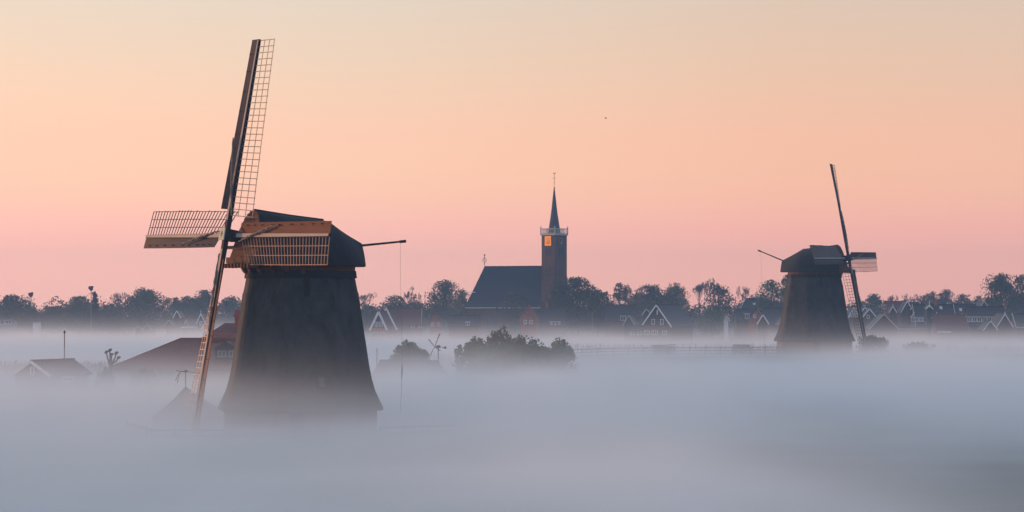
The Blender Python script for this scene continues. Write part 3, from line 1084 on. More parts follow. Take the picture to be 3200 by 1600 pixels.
G('house', 'small white gable with finial on a wide dark roof', 2904, 952, 11, 965, 12.9, 0, 4, 'board_dark', None, 'slate_dark', 'white_paint', 0.2, finial=0.9)
LH('house', 'plain dark roof running on between the dormer band and the flat dormer', 2990, 3062, 950, 1012, 12.2, 10, 'brick_brown', 'slate', skylights=((3010, 968), (3014, 985)))
LH('house', 'low purple brown roof edging the fog', 2925, 3025, 982, 1028, 13.2, 8, 'brick_brown', 'tile_brown')
G('house', 'yellowish edged gable under the big dark tree', 3075, 940, 20, 968, 12.0, 0, 8, 'board_brown', None, 'slate_dark', 'cream_paint', 0.2, finial=0.25)
LH('house', 'roof with a long pale flat dormer and wide windows', 3030, 3150, 958, 1020, 12.8, 10, 'brick_brown', 'slate_dark', dormers=((3025, 3070, 991, 1007, 3, 0), (3072, 3130, 991, 1007, 4, 0)))
G('house', 'white edged gable with finial beside the long pale dormer', 3140, 980, 25, 1021, 14.0, 0, 9, 'brick_brown', None, 'slate_dark', 'white_paint', 0.18, finial=0.4)
G('house', 'lower white edged gable below the long pale dormer', 3095, 1002, 22, 1031, 14.2, 0, 7, 'brick_brown', None, 'slate_dark', 'white_paint', 0.16)
LH('house', 'dark roof with a curved white verge at the picture edge', 3176, 3260, 980, 1022, 13.4, 9, 'brick_brown', 'slate_dark', verge='cream_paint', fascia='cream_paint')
LH('shed', 'low pale wall strip with a white lintel in the fog', 2930, 2972, 1030, 1036, 14.0, 4, 'brick_red', 'slate', fascia='white_paint', cat='shed', group='outbuildings of the village')
LH('shed', 'long pinkish brick shed under the dark roofs', 2780, 2900, 1024, 1032, 13.8, 5, 'brick_red', 'slate', cat='shed', group='outbuildings of the village')
# --- west of the near mill
G('house', 'small white edged gable against dark trees', 553, 970, 12, 993, 12.0, 0, 8, 'board_dark', None, 'slate', 'white_paint', 0.2)
G('house', 'pale boarded gable above a long white fascia', 582, 989, 16, 1022, 12.6, 0, 7, 'cream_paint', None, 'tile_brown', None, wins=((0, 1012, .6, .9, 0),))
LH('house', 'low roof with a long white fascia near the near mill sail', 566, 612, 1014, 1022, 12.8, 5, 'brick_brown', 'slate', fascia='white_paint')
G('house', 'sunlit white gable with finial next to the near mill sail', 628, 979, 17, 1019, 12.4, 0, 8, 'board_dark', None, 'slate', 'white_paint', 0.22, finial=0.7, wins=((0, 1010, .7, 1.0, 1),))
G('house', 'gable of cream boards partly behind the near mill sail', 648, 997, 18, 1027, 13.0, 0, 7, 'cream_paint', None, 'slate', 'white_paint', 0.2)
G('house', 'faint thin white gable in front of the dark trees', 528, 999, 13, 1017, 12.5, 0, 7, 'brick_brown', None, 'slate', 'cream_paint', 0.13)
G('house', 'dim twin gable, the slightly smaller one, sinking in the fog', 432, 1018, 12, 1032, 12.8, 0, 7, 'brick_brown', None, 'slate', 'cream_paint', 0.12)
G('house', 'dim twin gable, the slightly larger one, sinking in the fog', 460, 1014, 15, 1032, 12.8, 0, 7, 'brick_brown', None, 'slate', 'cream_paint', 0.12)
LH('sports_pavilion', 'low flat building with white panels beside the floodlight mast', -20, 40, 998, 1003, 11.5, 7, 'grey_metal', 'slate', wins=((2, 1009, 1.9, 1.0, 1), (26, 1008, 1.6, .9, 1)), cat='pavilion', group='outbuildings of the village')
LH('shed', 'white panelled hut in front of dark trees', 100, 122, 1003, 1005, 11.5, 4, 'white_paint', 'slate', cat='shed', group='outbuildings of the village')

# --- farm between the mills
G('brick_shed', 'small brick shed with white bargeboards and brown tiled roof in the fog', 98, 1127, 66, 1172, 32, 24, 7.2, 'brick_red', None, 'tile_brown', 'white_paint', 0.22,
  wins=((1, 1160, .5, .75, 0),), side_wins=((3.4, 1188, 2.0, .55, 1),), cat='shed', group='farm buildings below the dyke')
def build_farm():
    s = 30.0
    root = empty('farmhouse', (xx(560, s), F / s, 0))
    tag(root, 'large farmhouse with hipped brown tiled roof and brick chimney', 'farmhouse', 'farm buildings below the dyke')
    def q(px, py, dy):
        p = at(px, py, s)
        return Vector((p.x - root.location.x, dy, p.z))
    ez = zz(1153, s)
    A = [Vector((q(335, 1, 0).x, 0, ez)), Vector((q(770, 1, 0).x, 0, ez)), Vector((q(770, 1, 0).x, 11, ez)), Vector((q(335, 1, 0).x, 11, ez))]
    r0 = Vector((q(545, 1, 0).x, 5.5, zz(1060, s))); r1 = Vector((q(690, 1, 0).x, 5.5, zz(1060, s)))
    b = MB()
    Aw = [Vector((p.x * .97, .35 if p.y < 1 else 10.6, 0)) for p in A]
    b.loft([Aw, [p + Vector((0, 0, ez - .02)) for p in Aw]])
    b.build('wall', 'brick_red', root)
    b = MB()
    # the near hip line falls towards us a little right of the ridge end
    b.poly([A[0], Vector((q(570, 1, 0).x, -.6, ez)), r0]); b.poly([Vector((q(570, 1, 0).x, -.6, ez)), A[1], r1, r0]); b.poly([A[1], A[2], r1]); b.poly([A[2], A[3], r0, r1]); b.poly([A[3], A[0], r0])
    b.poly([p - Vector((0, 0, .04)) for p in A[::-1]])
    rf = b.build('roof', 'tile_brown', root)
    b = MB()
    b.bar(r0, Vector((q(570, 1, 0).x, -.6, ez)), 0.22, 0.14); b.bar(r0, r1, 0.24, 0.14); b.bar(r0, A[0], 0.2, 0.12)
    b.build('ridge_tile', 'tile_red', rf)
    # taller house end behind
    b = MB()
    x0, x1 = q(640, 1, 0).x, q(780, 1, 0).x
    zb, zt_ = zz(1062, s), zz(1012, s)
    b.loft([[Vector((x0, 5, 0)), Vector((x1, 5, 0)), Vector((x1, 13, 0)), Vector((x0, 13, 0))], [Vector((x0, 5, zb + .6)), Vector((x1, 5, zb + .6)), Vector((x1, 13, zb + .6)), Vector((x0, 13, zb + .6))]])
    b.build('house_end', 'brick_red', root)
    b = MB()
    xa, xb = q(606, 1, 0).x, q(800, 1, 0).x
    m0, m1_ = q(672, 1, 0).x, q(740, 1, 0).x
    E = [Vector((xa, 4.6, zb)), Vector((xb, 4.6, zb)), Vector((xb, 13.4, zb)), Vector((xa, 13.4, zb))]
    t0, t1 = Vector((m0, 9, zt_)), Vector((m1_, 9, zt_))
    b.poly([E[0], E[1], t1, t0]); b.poly([E[1], E[2], t1]); b.poly([E[2], E[3], t0, t1]); b.poly([E[3], E[0], t0])
    b.build('house_roof', 'tile_brown', root)
    b = MB()
    p = q(727, 1, 0)
    b.box((p.x, 7.5, zz(1020, s)), (1.1, .9, 3.4))
    b.box((p.x, 7.5, zz(988, s)), (1.35, 1.1, 0.25))
    b.box((p.x, 7.5, zz(983, s)), (1.0, .8, 0.22))
    b.build('chimney', 'brick_red', rf)
    # dormer with two white framed windows
    b = MB()
    p = q(705, 1, 0)
    b.box((p.x + .1, 1.6, zz(1107, s)), (2.3, 2.2, 1.1))
    b.build('dormer', 'board_dark', rf)
    b = MB()
    zc = zz(1090, s)
    rr = [Vector((p.x - 1.3, .3, zc)), Vector((p.x + 1.5, .3, zc)), Vector((p.x + .1, .3, zc + .75))]
    b.loft([rr, [v + Vector((0, 3.6, 0)) for v in rr]])
    b.build('dormer_roof', 'slate_dark', rf)
    window(root, (p.x - .35, .5, zz(1106, s)), .9, .7, (0, -1, 0), 'grey_metal')
    window(root, (p.x + .75, .5, zz(1106, s)), .8, .7, (0, -1, 0), 'grey_metal')
    for px in (430, 520):
        window(root, (q(px, 1, 0).x, .35, zz(1178, s)), 1.5, 1.0, (0, -1, 0), 'brown_timber')
build_farm()

def pole(name, label, px, top, bottom, s, rad, m, cat, ball=None):
    p0 = at(px, bottom, s); p1 = at(px, top, s)
    root = empty(name, (p0.x, p0.y, ground_z(p0.x, p0.y)))
    tag(root, label, cat)
    b = MB()
    b.tube([(0, 0, 0), (0, 0, (p1.z) * .5), (0, 0, p1.z - root.location.z)], rad, 8, rad * .6)
    b.build('pole', m, root)
    if ball:
        b = MB()
        b.ball((0, 0, p1.z - root.location.z + ball * .7), ball, sz=1.4)
        b.build('knob', 'iron', root)
    return root
pole('flagpole', 'bare wooden flagpole standing behind the small brick shed', 201, 1040, 1200, 29, 0.075, 'brown_timber', 'flagpole', 0.12)

# floodlight masts of the sports ground
for px, top, hs, lb in ((97, 925, 14, 'thin floodlight mast with a dark lamp head beside a broad tree'), (285, 905, 12, 'floodlight mast whose lamp head tops a dark reddish tree')):
    s = 10.8
    root = empty('floodlight_mast', (xx(px, s), F / s, 0))
    tag(root, lb, 'floodlight', 'floodlight masts of the sports ground')
    zt_ = zz(top, s)
    b = MB(); b.tube([(0, 0, 0), (0, 0, zt_)], 0.16, 8, 0.10); b.build('pole', 'rope', root)
    b = MB(); b.bar((-.8, 0, zt_ - 1.2), (.6, 0, zt_ - 1.2), 0.10); b.build('crossarm', 'iron', root)
    b = MB()
    r1 = [Vector((-.75, -.4, zt_ + .9)), Vector((.55, -.4, zt_ + 1.1)), Vector((.4, -.4, zt_ + .1)), Vector((-.1, -.4, zt_ - .4)), Vector((-.7, -.4, zt_ + .2))]
    b.loft([r1, [p + Vector((.1, .6, -.1)) for p in r1]]); b.build('lamp_head', 'iron', root)

# ------------------------------------------------------------------ low huts near the mills
def hut(name, label, apex0, apex1, eaves, s, depth, wallm, roofm):
    """Ridge from apex0 to apex1 (photo points), eaves (left px, right px, row)."""
    xm = (eaves[0] + eaves[1]) / 2
    root = empty(name, (xx(xm, s), F / s, 0))
    tag(root, label, 'hut', 'low huts near the mills')
    ze = zz(eaves[2], s)
    x0, x1 = (eaves[0] - xm) / s, (eaves[1] - xm) / s
    A = [Vector((x0, 0, ze)), Vector((x1, 0, ze)), Vector((x1, depth, ze)), Vector((x0, depth, ze))]
    r0 = Vector(((apex0[0] - xm) / s, depth / 2, zz(apex0[1], s))); r1 = Vector(((apex1[0] - xm) / s, depth / 2, zz(apex1[1], s)))
    b = MB()
    n = 6
    def mid(p, r, t):                              # slightly hollow thatched slopes
        v = p.lerp(r, t)
        return v - Vector((0, 0, 0.5 * math.sin(math.pi * t) * 0.35))
    rings = []
    for i in range(n + 1):
        t = i / n
        rings.append([mid(A[0], r0, t), mid(A[1], r1, t), mid(A[2], r1, t), mid(A[3], r0, t)])
    b.loft(rings)
    rf = b.build('roof', roofm, root)
    b = MB()
    W = [p * .97 for p in A]
    W = [Vector((p.x, min(max(p.y, .15), depth - .15), 0)) for p in W]
    b.loft([W, [p + Vector((0, 0, ze - .03)) for p in W]])
    b.build('wall', wallm, root)
    b = MB()
    b.bar((0.2, .12, 0), (0.2, .12, max(.5, ze - .1)), 0.8, 0.08, (0, 1, 0))
    b.build('door', 'dark_timber', root)
    return root, r0, r1

h1, a0, a1 = hut('hut', 'pyramid roofed hut behind the lowest sail of the near mill', (565, 1212), (568, 1212), (474, 700, 1302), 42.5, 5.0, 'dark_timber', 'thatch')
h2, c0, c1 = hut('hut', 'broad thatched hut whose grey roof fades into the fog', (1182, 1126), (1366, 1129), (1130, 1425, 1215), 28.0, 8.0, 'dark_timber', 'thatch')

def small_mill(label, px, top, bottom, s, blades, tail, dy, k=1.0):
    """A meadow windmill: post, head, blades and tail vane."""
    p0 = at(px, bottom, s)
    root = empty('meadow_mill', (p0.x, p0.y + dy, p0.z))
    tag(root, label, 'small windmill', 'meadow mills on the hut roofs')
    hz = zz(top, s) - p0.z
    b = MB(); b.bar((0, 0, -.25), (0, 0, hz), 0.13 * k, 0.13 * k, w2=.10 * k, d2=.10 * k); b.build('post', 'brown_timber', root)
    b = MB(); b.box((0.02, 0, hz + .02), (0.42 * k, .3 * k, .30 * k)); b.tube([(-.2 * k, -.1, hz), (-.42, -.2, hz)], .07 * k, 8); hd = b.build('head', 'iron', root)
    for (dx, dz) in blades:
        b = MB()
        q = Vector((-.40, -.2, hz)) + Vector((dx / s, 0, -dz / s))
        b.bar((-.40, -.2, hz), q, 0.055 * k, 0.03, (0, 1, 0), 0.11 * k, 0.02)
        b.build('blade', 'fence_wood', root)
    b = MB()
    e = Vector((tail[0] / s, .1, hz - tail[1] / s))
    b.bar((.1, 0, hz), e, 0.07 * k, 0.07 * k)
    r1 = [e + Vector(v) * k for v in ((-.25, 0, .02), (-.1, 0, .14), (.14, 0, .2), (.10, 0, 0), (.14, 0, -.16), (-.1, 0, -.1))]
    b.loft([r1, [p + Vector((0, .04, 0)) for p in r1]])
    b.build('tail_vane', 'brown_timber', root)
    return root
small_mill('little meadow mill with four thin blades on a post', 1366, 1086, 1130, 28.0, ((16, -42), (-19, -24), (-16, 30), (18, 12)), (22, 3), 4.0)
small_mill('little meadow mill with long tail over the pyramid roofed hut', 565, 1164, 1213, 42.5, ((-12, -4), (-8, 36), (-14, 28)), (46, 7), 2.5, 0.55)
pole('chimney_pipe', 'short iron stove pipe rising beside the round green bush', 1178, 1088, 1140, 27.4, 0.07, 'iron', 'stove pipe')

# white garden gate below the farm
gt = empty('garden_gate', (xx(538, 36), F / 36, 0))
tag(gt, 'faint white frame of a garden gate before the farmhouse', 'gate')
for sg in (-1, 1):
    b = MB(); b.bar((sg * .36, 0, 0), (sg * .36, 0, zz(1197, 36)), .07); b.build('post', 'white_paint', gt)
b = MB(); b.bar((-.4, 0, zz(1197, 36)), (.4, 0, zz(1197, 36)), .07); b.build('top_rail', 'white_paint', gt)

# ------------------------------------------------------------------ fences, car, trailer
def fence(label, pts, step, hgt, rails=3):
    p0 = Vector(pts[0])
    root = empty('wooden_fence', (p0.x, p0.y, 0))
    tag(root, label, 'fence', 'wooden field fences')
    for (a, c) in zip(pts, pts[1:]):
        a = Vector((a[0], a[1], 0)); c = Vector((c[0], c[1], 0))
        n = max(1, round((c - a).length / step))
        P = [a.lerp(c, i / n) for i in range(n + 1)]
        P = [Vector((p.x - p0.x, p.y - p0.y, ground_z(p.x, p.y))) for p in P]
        for p in P[:-1]:
            b = MB(); b.bar(p - Vector((0, 0, .2)), p + Vector((0, 0, hgt + .08)), .13); b.build('post', 'fence_wood', root)
        for k in range(rails):
            b = MB()
            z = hgt * (k + 1) / rails - .05
            for p, q in zip(P, P[1:]):
                b.bar(p + Vector((0, -.08, z)), q + Vector((0, -.08, z)), .05, .12)
            b.build('rail', 'fence_wood', root)
    return root
def gp(px, s):
    return (xx(px, s), F / s)
fence('post and rail fence running from the shrubs to the distant windmill', [gp(1770, 22.6), gp(2060, 22.3), gp(2438, 21.9)], 2.2, 1.25)
fence('low fence in fog around the foot of the near mill hut', [gp(398, 44), gp(475, 46.5), gp(700, 46.5)], 1.8, 0.8, 2)
fence('fence fading into fog beside the foot of the near mill', [gp(1188, 45.5), gp(1410, 44.5)], 1.8, 0.75, 2)

def build_car():
    s = 22.0
    x, y = gp(2320, 21.6)
    root = empty('parked_car', (x, y, ground_z(x, y)), R(62))
    tag(root, 'dark car parked on the dyke behind the fence', 'car')
    W = .85
    prof = [(-2.05, .35), (2.05, .35), (2.1, .75), (1.9, .95), (1.05, 1.05), (.45, 1.5), (-1.35, 1.52), (-1.95, 1.0), (-2.1, .7)]
    b = MB()
    b.loft([[Vector((p[0], -W, p[1])) for p in prof], [Vector((p[0], W, p[1])) for p in prof]])
    body = b.build('body', 'car_paint', root)
    for sy in (-1, 1):
        b = MB()
        wp = [(.95, 1.05), (.42, 1.43), (-1.25, 1.45), (-1.7, 1.05)]
        b.loft([[Vector((p[0], sy * (W + .005), p[1])) for p in wp], [Vector((p[0], sy * (W + .02), p[1])) for p in wp]])
        b.build('side_window', 'pane', root)
    for (p, q) in (((1.08, 1.06), (.49, 1.48)), ((-1.42, 1.47), (-1.94, 1.04))):
        b = MB()
        sgn = 1 if p[0] > 0 else -1
        r = [Vector((p[0] + .02 * sgn, -W * .85, p[1])), Vector((p[0] + .02 * sgn, W * .85, p[1])), Vector((q[0] + .02 * sgn, W * .8, q[1])), Vector((q[0] + .02 * sgn, -W * .8, q[1]))]
        b.loft([r, [v + Vector((.02 * sgn, 0, .015)) for v in r]])
        b.build('windscreen', 'pane', root)
    for cx in (-1.3, 1.3):
        for sy in (-1, 1):
            b = MB()
            b.loft([[Vector((cx + .33 * math.cos(2 * math.pi * k / 16), sy * (W - .16), .33 + .33 * math.sin(2 * math.pi * k / 16))) for k in range(16)], [Vector((cx + .33 * math.cos(2 * math.pi * k / 16), sy * (W + .03), .33 + .33 * math.sin(2 * math.pi * k / 16))) for k in range(16)]])
            wh = b.build('wheel', 'rubber', root)
            b = MB()
            b.loft([[Vector((cx + .2 * math.cos(2 * math.pi * k / 12), sy * (W + .032), .33 + .2 * math.sin(2 * math.pi * k / 12))) for k in range(12)], [Vector((cx + .2 * math.cos(2 * math.pi * k / 12), sy * (W + .045), .33 + .2 * math.sin(2 * math.pi * k / 12))) for k in range(12)]])
            b.build('rim', 'grey_metal', wh)
    for sy in (-.6, .6):
        b = MB(); b.box((-2.08, sy, .85), (.06, .25, .16)); b.build('tail_light', 'tile_red', root)
        b = MB(); b.box((2.06, sy, .78), (.06, .28, .16)); b.build('headlight', 'white_paint', root)
build_car()

x, y = gp(2075, 22.0)
tr = empty('field_shelter', (x, y, ground_z(x, y)))
tag(tr, 'low flat field shelter behind the post and rail fence', 'shelter')
zt_ = zz(1081, 22.0) - tr.location.z
b = MB(); b.box((0, 1.0, zt_ / 2), (3.0, 1.8, zt_ - .06)); b.build('wall', 'grey_metal', tr)
b = MB(); b.loft([[Vector((-1.65, -.1, zt_ - .02)), Vector((1.65, -.1, zt_ + .12)), Vector((1.65, 2.1, zt_ + .12)), Vector((-1.65, 2.1, zt_ - .02))], [Vector((-1.65, -.1, zt_ + .05)), Vector((1.65, -.1, zt_ + .19)), Vector((1.65, 2.1, zt_ + .19)), Vector((-1.65, 2.1, zt_ + .05))]]); b.build('roof', 'slate', tr)
b = MB(); b.box((.5, .07, zt_ * .42), (.8, .06, zt_ * .8)); b.build('door', 'dark_timber', tr)

# small lamp post by the village green
lp = empty('street_lamp', (xx(1851, 12.8), F / 12.8, 0))
tag(lp, 'thin pale street lamp before the village trees', 'street lamp')
b = MB(); b.tube([(0, 0, 0), (0, 0, zz(976, 12.8))], .07, 6, .05); b.build('pole', 'grey_metal', lp)
b = MB(); b.tube([(0, 0, zz(977, 12.8)), (.5, -.2, zz(974, 12.8))], .04, 6); b.box((.6, -.2, zz(974, 12.8)), (.5, .2, .12)); b.build('lamp_head', 'grey_metal', lp)

# ------------------------------------------------------------------ trees and shrubs
def leaf_cloud(rng, lobes, n, size):
    """n leaf clumps on lobes [(centre, radius xyz)]: quads as arrays."""
    C = np.array([l[0] for l in lobes]); A = np.array([l[1] for l in lobes])
    wgt = (A[:, 0] * A[:, 2]); wgt = wgt / wgt.sum()
    k = rng.choice(len(lobes), n, p=wgt)
    d = rng.normal(size=(n, 3)); d /= np.linalg.norm(d, axis=1)[:, None]
    rr = 1.0 - 0.55 * rng.random(n) ** 1.6 + 0.10 * rng.normal(size=n)
    c = C[k] + d * A[k] * rr[:, None]
    u = rng.normal(size=(n, 3)); u /= np.linalg.norm(u, axis=1)[:, None]
    v = np.cross(u, rng.normal(size=(n, 3))); v /= np.linalg.norm(v, axis=1)[:, None]
    sz = size * (0.5 + 0.9 * rng.random(n))[:, None]
    u = u * sz; v = v * sz * 0.62
    V = np.stack([c - u, c + v * .9 - u * .1, c + u, c - v * .9 + u * .15], 1).reshape(-1, 3)
    Q = np.arange(4 * n).reshape(n, 4)
    return V, Q

def leafy_tree(label, px, top, half, s, leafm, seed, group, cat='tree', name='leafy_tree', low=0.10, dens=1.0, size=0.29, base=0.0, shape='round', gap=0.0):
    rng = np.random.default_rng(seed)
    x, y = gp(px, s)
    root = empty(name, (x, y, base))
    tag(root, label, cat, group)
    Ht = zz(top, s) - base
    rx = half / s * (1.15 if cat == 'tree' and shape == 'round' else 1.0)
    zl = Ht * low
    hc = Ht - zl
    lobes = []
    nl = int(16 + rx * 3.2)
    for i in range(nl):
        a = rng.random() * 2 * math.pi
        t = rng.random() ** 0.8
        if shape == 'round':
            prof = math.sqrt(max(0.05, 1 - (2 * (t * .86 + .10) - 1) ** 2))
        elif shape == 'cone':
            prof = 1.05 - t * .95
        else:
            prof = math.sqrt(max(.03, 1 - t ** 2.6)) * .98
        r = rx * prof * (rng.random() ** 0.5) * 0.82
        lr = rx * (0.22 + 0.22 * rng.random()) * (0.75 if t > .75 else 1)
        z = zl + hc * (0.08 + .84 * t) - (lr * .35 if t > .7 else 0)
        z = min(z, Ht - lr * .8)
        lobes.append(((r * math.cos(a), r * math.sin(a) * .9, z), (lr * 1.05, lr * 1.05, lr * (0.8 + .3 * rng.random()))))
    if shape == 'mound':                          # upright sprigs break the outline
        lobes = [(c, r) for c, r in lobes if c[2] + r[2] < Ht * .9]
        for i in range(18):
            a = rng.random() * 2 * math.pi; q = math.sqrt(rng.random())
            hh = Ht * (.62 + .38 * rng.random()) * (1 - .28 * q * q)
            lobes.append(((rx * q * math.cos(a), rx * q * math.sin(a) * .8, hh - Ht * .13), (rx * .13, rx * .13, Ht * .11)))
    else:
        lobes.append(((0.1 * rx * rng.normal(), 0, Ht - rx * .24), (rx * .26, rx * .26, rx * .24)))
    n = int(dens * (rx * hc * 2) * 27 * (0.34 / size) ** 1.3)
    n = max(500, min(n, 9000))
    V, Q = leaf_cloud(rng, lobes, n, size)
    # loose leaves over the whole crown, so that the outline is ragged rather than lobed
    m = int(n * .42)
    zt = rng.random(m)
    if shape == 'round':
        pr = np.sqrt(np.maximum(.04, 1 - (2 * (zt * .9 + .06) - 1) ** 2))
    elif shape == 'cone':
        pr = 1.05 - zt * .98
    else:
        pr = np.sqrt(np.maximum(.03, 1 - zt ** 2.6))
    aa = rng.random(m) * 2 * np.pi
    wob = 1 + .16 * np.sin(aa * 3 + seed) + .13 * np.sin(zt * 9 + aa * 2 + seed * 2)
    rr = rx * pr * np.sqrt(rng.random(m)) * 1.03 * wob
    top_ = (hc - rx * .12) * (.86 + .12 * np.sin(aa * 4 + seed) if shape == 'mound' else 1.0)
    cen = np.stack([rr * np.cos(aa), rr * np.sin(aa) * .9, zl + top_ * zt * (1 + .03 * np.sin(aa * 5))], 1)
    V2, _ = leaf_cloud(rng, [((0, 0, 0), (.02, .02, .02))], m, size)
    V2 = (V2.reshape(-1, 4, 3) + cen[:, None, :]).reshape(-1, 3)
    V = np.concatenate([V, V2]); Q = np.arange(len(V)).reshape(-1, 4)
    keep = V.reshape(-1, 4, 3)[:, :, 2].min(1) > 0.1
    V = V.reshape(-1, 4, 3)[keep].reshape(-1, 3); Q = np.arange(len(V)).reshape(-1, 4)
    b = MB()
    tr_ = max(0.10, rx * .065)
    b.tube([(0, 0, -.2), (rx * .02, 0, zl * .7), (-rx * .03, 0.05, Ht * .55), (rx * .02, 0, Ht * .85)], [tr_ * 1.3, tr_, tr_ * .6, tr_ * .15], 7)
    for lo in lobes[: min(10, len(lobes))]:
        c = Vector(lo[0])
        z0 = min(zl + hc * .25, c.z * .7)
        b.tube([(0, 0, z0), Vector((c.x * .5, c.y * .5, z0 + (c.z - z0) * .65)), c], [tr_ * .5, tr_ * .3, tr_ * .08], 5)
    b.build('trunk', 'bark', root)
    np_mesh('crown', V, Q, leafm, root)
    return root

def bare_tree(label, px, top, half, s, seed, group, base=0.0, spread=0.5, levels=6, leaf=None, stems=1):
    rnd = random.Random(seed)
    x, y = gp(px, s)
    root = empty('bare_tree', (x, y, base))
    tag(root, label, 'tree', group)
    Ht = zz(top, s) - base
    rx = half / s
    segs = []
    def grow(p, d, ln, r, lev):
        q = p + d * ln
        segs.append((p, q, r, r * .68, lev))
        if lev == 0:
            return
        k = rnd.choice((2, 3, 3)) if lev > 1 else 5
        for i in range(k):
            a = rnd.uniform(0, 2 * math.pi)
            sp = spread * rnd.uniform(.55, 1.25)
            ax = d.orthogonal().normalized()
            ax.rotate(Matrix.Rotation(a, 3, d))
            nd = (d * math.cos(sp) + ax * math.sin(sp) + Vector((0, 0, .16))).normalized()
            grow(q, nd, ln * rnd.uniform(.66, .86), r * .62, lev - 1)
    grow(Vector((0, 0, 0)), Vector((rnd.uniform(-.05, .05), 0, 1)).normalized(), 1.0, .055, levels)
    ps = [q for _, q, _, _, _ in segs]
    zm = max(p.z for p in ps); xm = max(abs(p.x) for p in ps)
    kz = Ht / zm; kx = rx / xm
    def sc_(p):
        return Vector((p.x * kx, p.y * kx, p.z * kz))
    bt, bc = MB(), MB()
    for p, q, r, r2, lev in segs:
        if lev >= levels - 1:
            bt.tube([sc_(p) - Vector((0, 0, .1 if lev == levels else 0)), sc_(q)], max(.03, r * kz * .9), 6, max(.03, r2 * kz * .9))
        else:
            a, c = sc_(p), sc_(q)
            rr = max(.030, r * kz * .7)
            m = a.lerp(c, .5) + Vector((rnd.uniform(-.1, .1), rnd.uniform(-.1, .1), rnd.uniform(-.05, .1)))
            bc.tube([a, m, c], [rr, rr * .9, max(.026, rr * .7)], 3)
    bt.build('trunk', 'bark', root)
    bc.build('crown', 'twig', root)
    if leaf:
        rng = np.random.default_rng(seed)
        tips = np.array([tuple(sc_(q)) for _, q, _, _, lev in segs if lev <= 1])
        k = rng.choice(len(tips), min(700, len(tips) * 2))
        lob = [(tuple(tips[i]), (.35, .35, .3)) for i in k]
        V, Q = leaf_cloud(rng, lob, len(k), .16)
        np_mesh('spring_leaves', V, Q, leaf, root)
    return root

GT = 'trees around the village'
T = leafy_tree
T('broad dark leafy tree at the picture edge near a floodlight mast', 42, 918, 52, 10.4, 'leaf_dark', 1, GT)
T('low rounded dark tree below the floodlight mast', 100, 962, 40, 10.8, 'leaf_blue', 2, GT)
T('round topped dark green tree between mast and paler trees', 165, 953, 46, 10.6, 'leaf_dark', 3, GT)
T('pale olive tree leaning on the dark reddish one', 248, 921, 42, 10.5, 'leaf_olive', 4, GT, dens=.9)
T('dark reddish narrow tree under a floodlight head', 297, 912, 24, 10.7, 'leaf_red', 5, GT, shape='cone', name='copper_tree')
bare_tree('bare purplish tree between the reddish and the tallest leafy tree', 372, 912, 48, 10.3, 6, GT, spread=.55)
T('tallest leafy tree west of the near mill with open top', 456, 898, 58, 10.2, 'leaf_olive', 7, GT, dens=.85, low=.1)
T('dark bushy tree under the bare purplish crown', 345, 948, 48, 10.6, 'leaf_blue', 8, GT, low=.1)
T('dusky low tree beside the tallest leafy one', 250, 958, 42, 10.7, 'leaf_blue', 9, GT, low=.1)
bare_tree('thin bare tree in a gap of the treeline west of the mill', 528, 927, 26, 9.6, 10, GT)
T('small dark round tree beside the thin bare one', 548, 929, 22, 9.9, 'leaf_dark', 11, GT)
T('hazy blue tree just beside the upright sail', 592, 922, 36, 9.8, 'leaf_blue', 12, GT)
T('highest hazy crown beside the lower half of the sail', 640, 903, 38, 9.8, 'leaf_blue', 13, GT)
T('hazy tree filling the gap between sail and mill body', 722, 924, 42, 9.8, 'leaf_blue', 14, GT)
bare_tree('bare reddish tree right against the near mill body', 1146, 910, 36, 10.0, 15, GT, spread=.5)
T('dark low tree under the bare one by the near mill', 1150, 952, 40, 10.8, 'leaf_dark', 16, GT, low=.1)
T('dark green rounded tree behind the hanging rope', 1235, 921, 46, 10.4, 'leaf_dark', 17, GT, low=.1)
bare_tree('bare tree whose twigs rise behind the hanging rope', 1292, 892, 38, 10.2, 18, GT, spread=.5)
T('dense low tree beneath the twigs near the rope', 1300, 938, 40, 10.6, 'leaf_olive', 19, GT, low=.1)
T('large green tree with sparse top next to the nave roof', 1392, 872, 60, 10.0, 'leaf_dark', 20, GT, dens=.8, low=.08)
T('dark bushy growth at the low corner of the nave', 1446, 905, 24, 10.9, 'leaf_olive', 21, GT, dens=.7)
T('brownish tree standing in front of the nave roof', 1610, 908, 52, 11.6, 'leaf_blue', 22, GT, dens=.35, low=.1)
T('large dark tree close against the church tower', 1806, 862, 62, 10.9, 'leaf_dark', 23, GT, low=.08)
T('dense dark tree before the tower foot', 1748, 880, 52, 11.4, 'leaf_blue', 24, GT, low=.08)
T('rounded dark tree sloping down from the church', 1868, 905, 44, 11.1, 'leaf_dark', 25, GT, low=.08)
T('thin pointed tree at the end of the church trees', 1896, 912, 16, 11.2, 'leaf_brown', 26, GT, shape='cone')
T('tall slim leafy tree beside an open gap of sky', 1936, 884, 24, 10.2, 'leaf_blue', 27, GT, dens=.75)
bare_tree('slim half bare tree beside the tall slim leafy one', 1963, 886, 20, 10.1, 28, GT, leaf='leaf_brown', spread=.4)
T('wide tree with knobbly top behind the tall boarded house', 2030, 886, 58, 10.1, 'leaf_blue', 29, GT, low=.08)
T('brown tinged tree in front of the knobbly topped one', 1990, 920, 44, 10.8, 'leaf_brown', 30, GT, low=.08, dens=.8)
T('greenish tree beside the knobbly topped tree', 2108, 892, 48, 10.2, 'leaf_olive', 31, GT, low=.08)
bare_tree('half bare tree above the slate roof of the tall boarded house', 2125, 880, 36, 10.0, 32, GT, leaf='leaf_brown')
bare_tree('fan shaped pale bare tree with several upright limbs', 2190, 876, 44, 10.2, 33, GT, spread=.36)
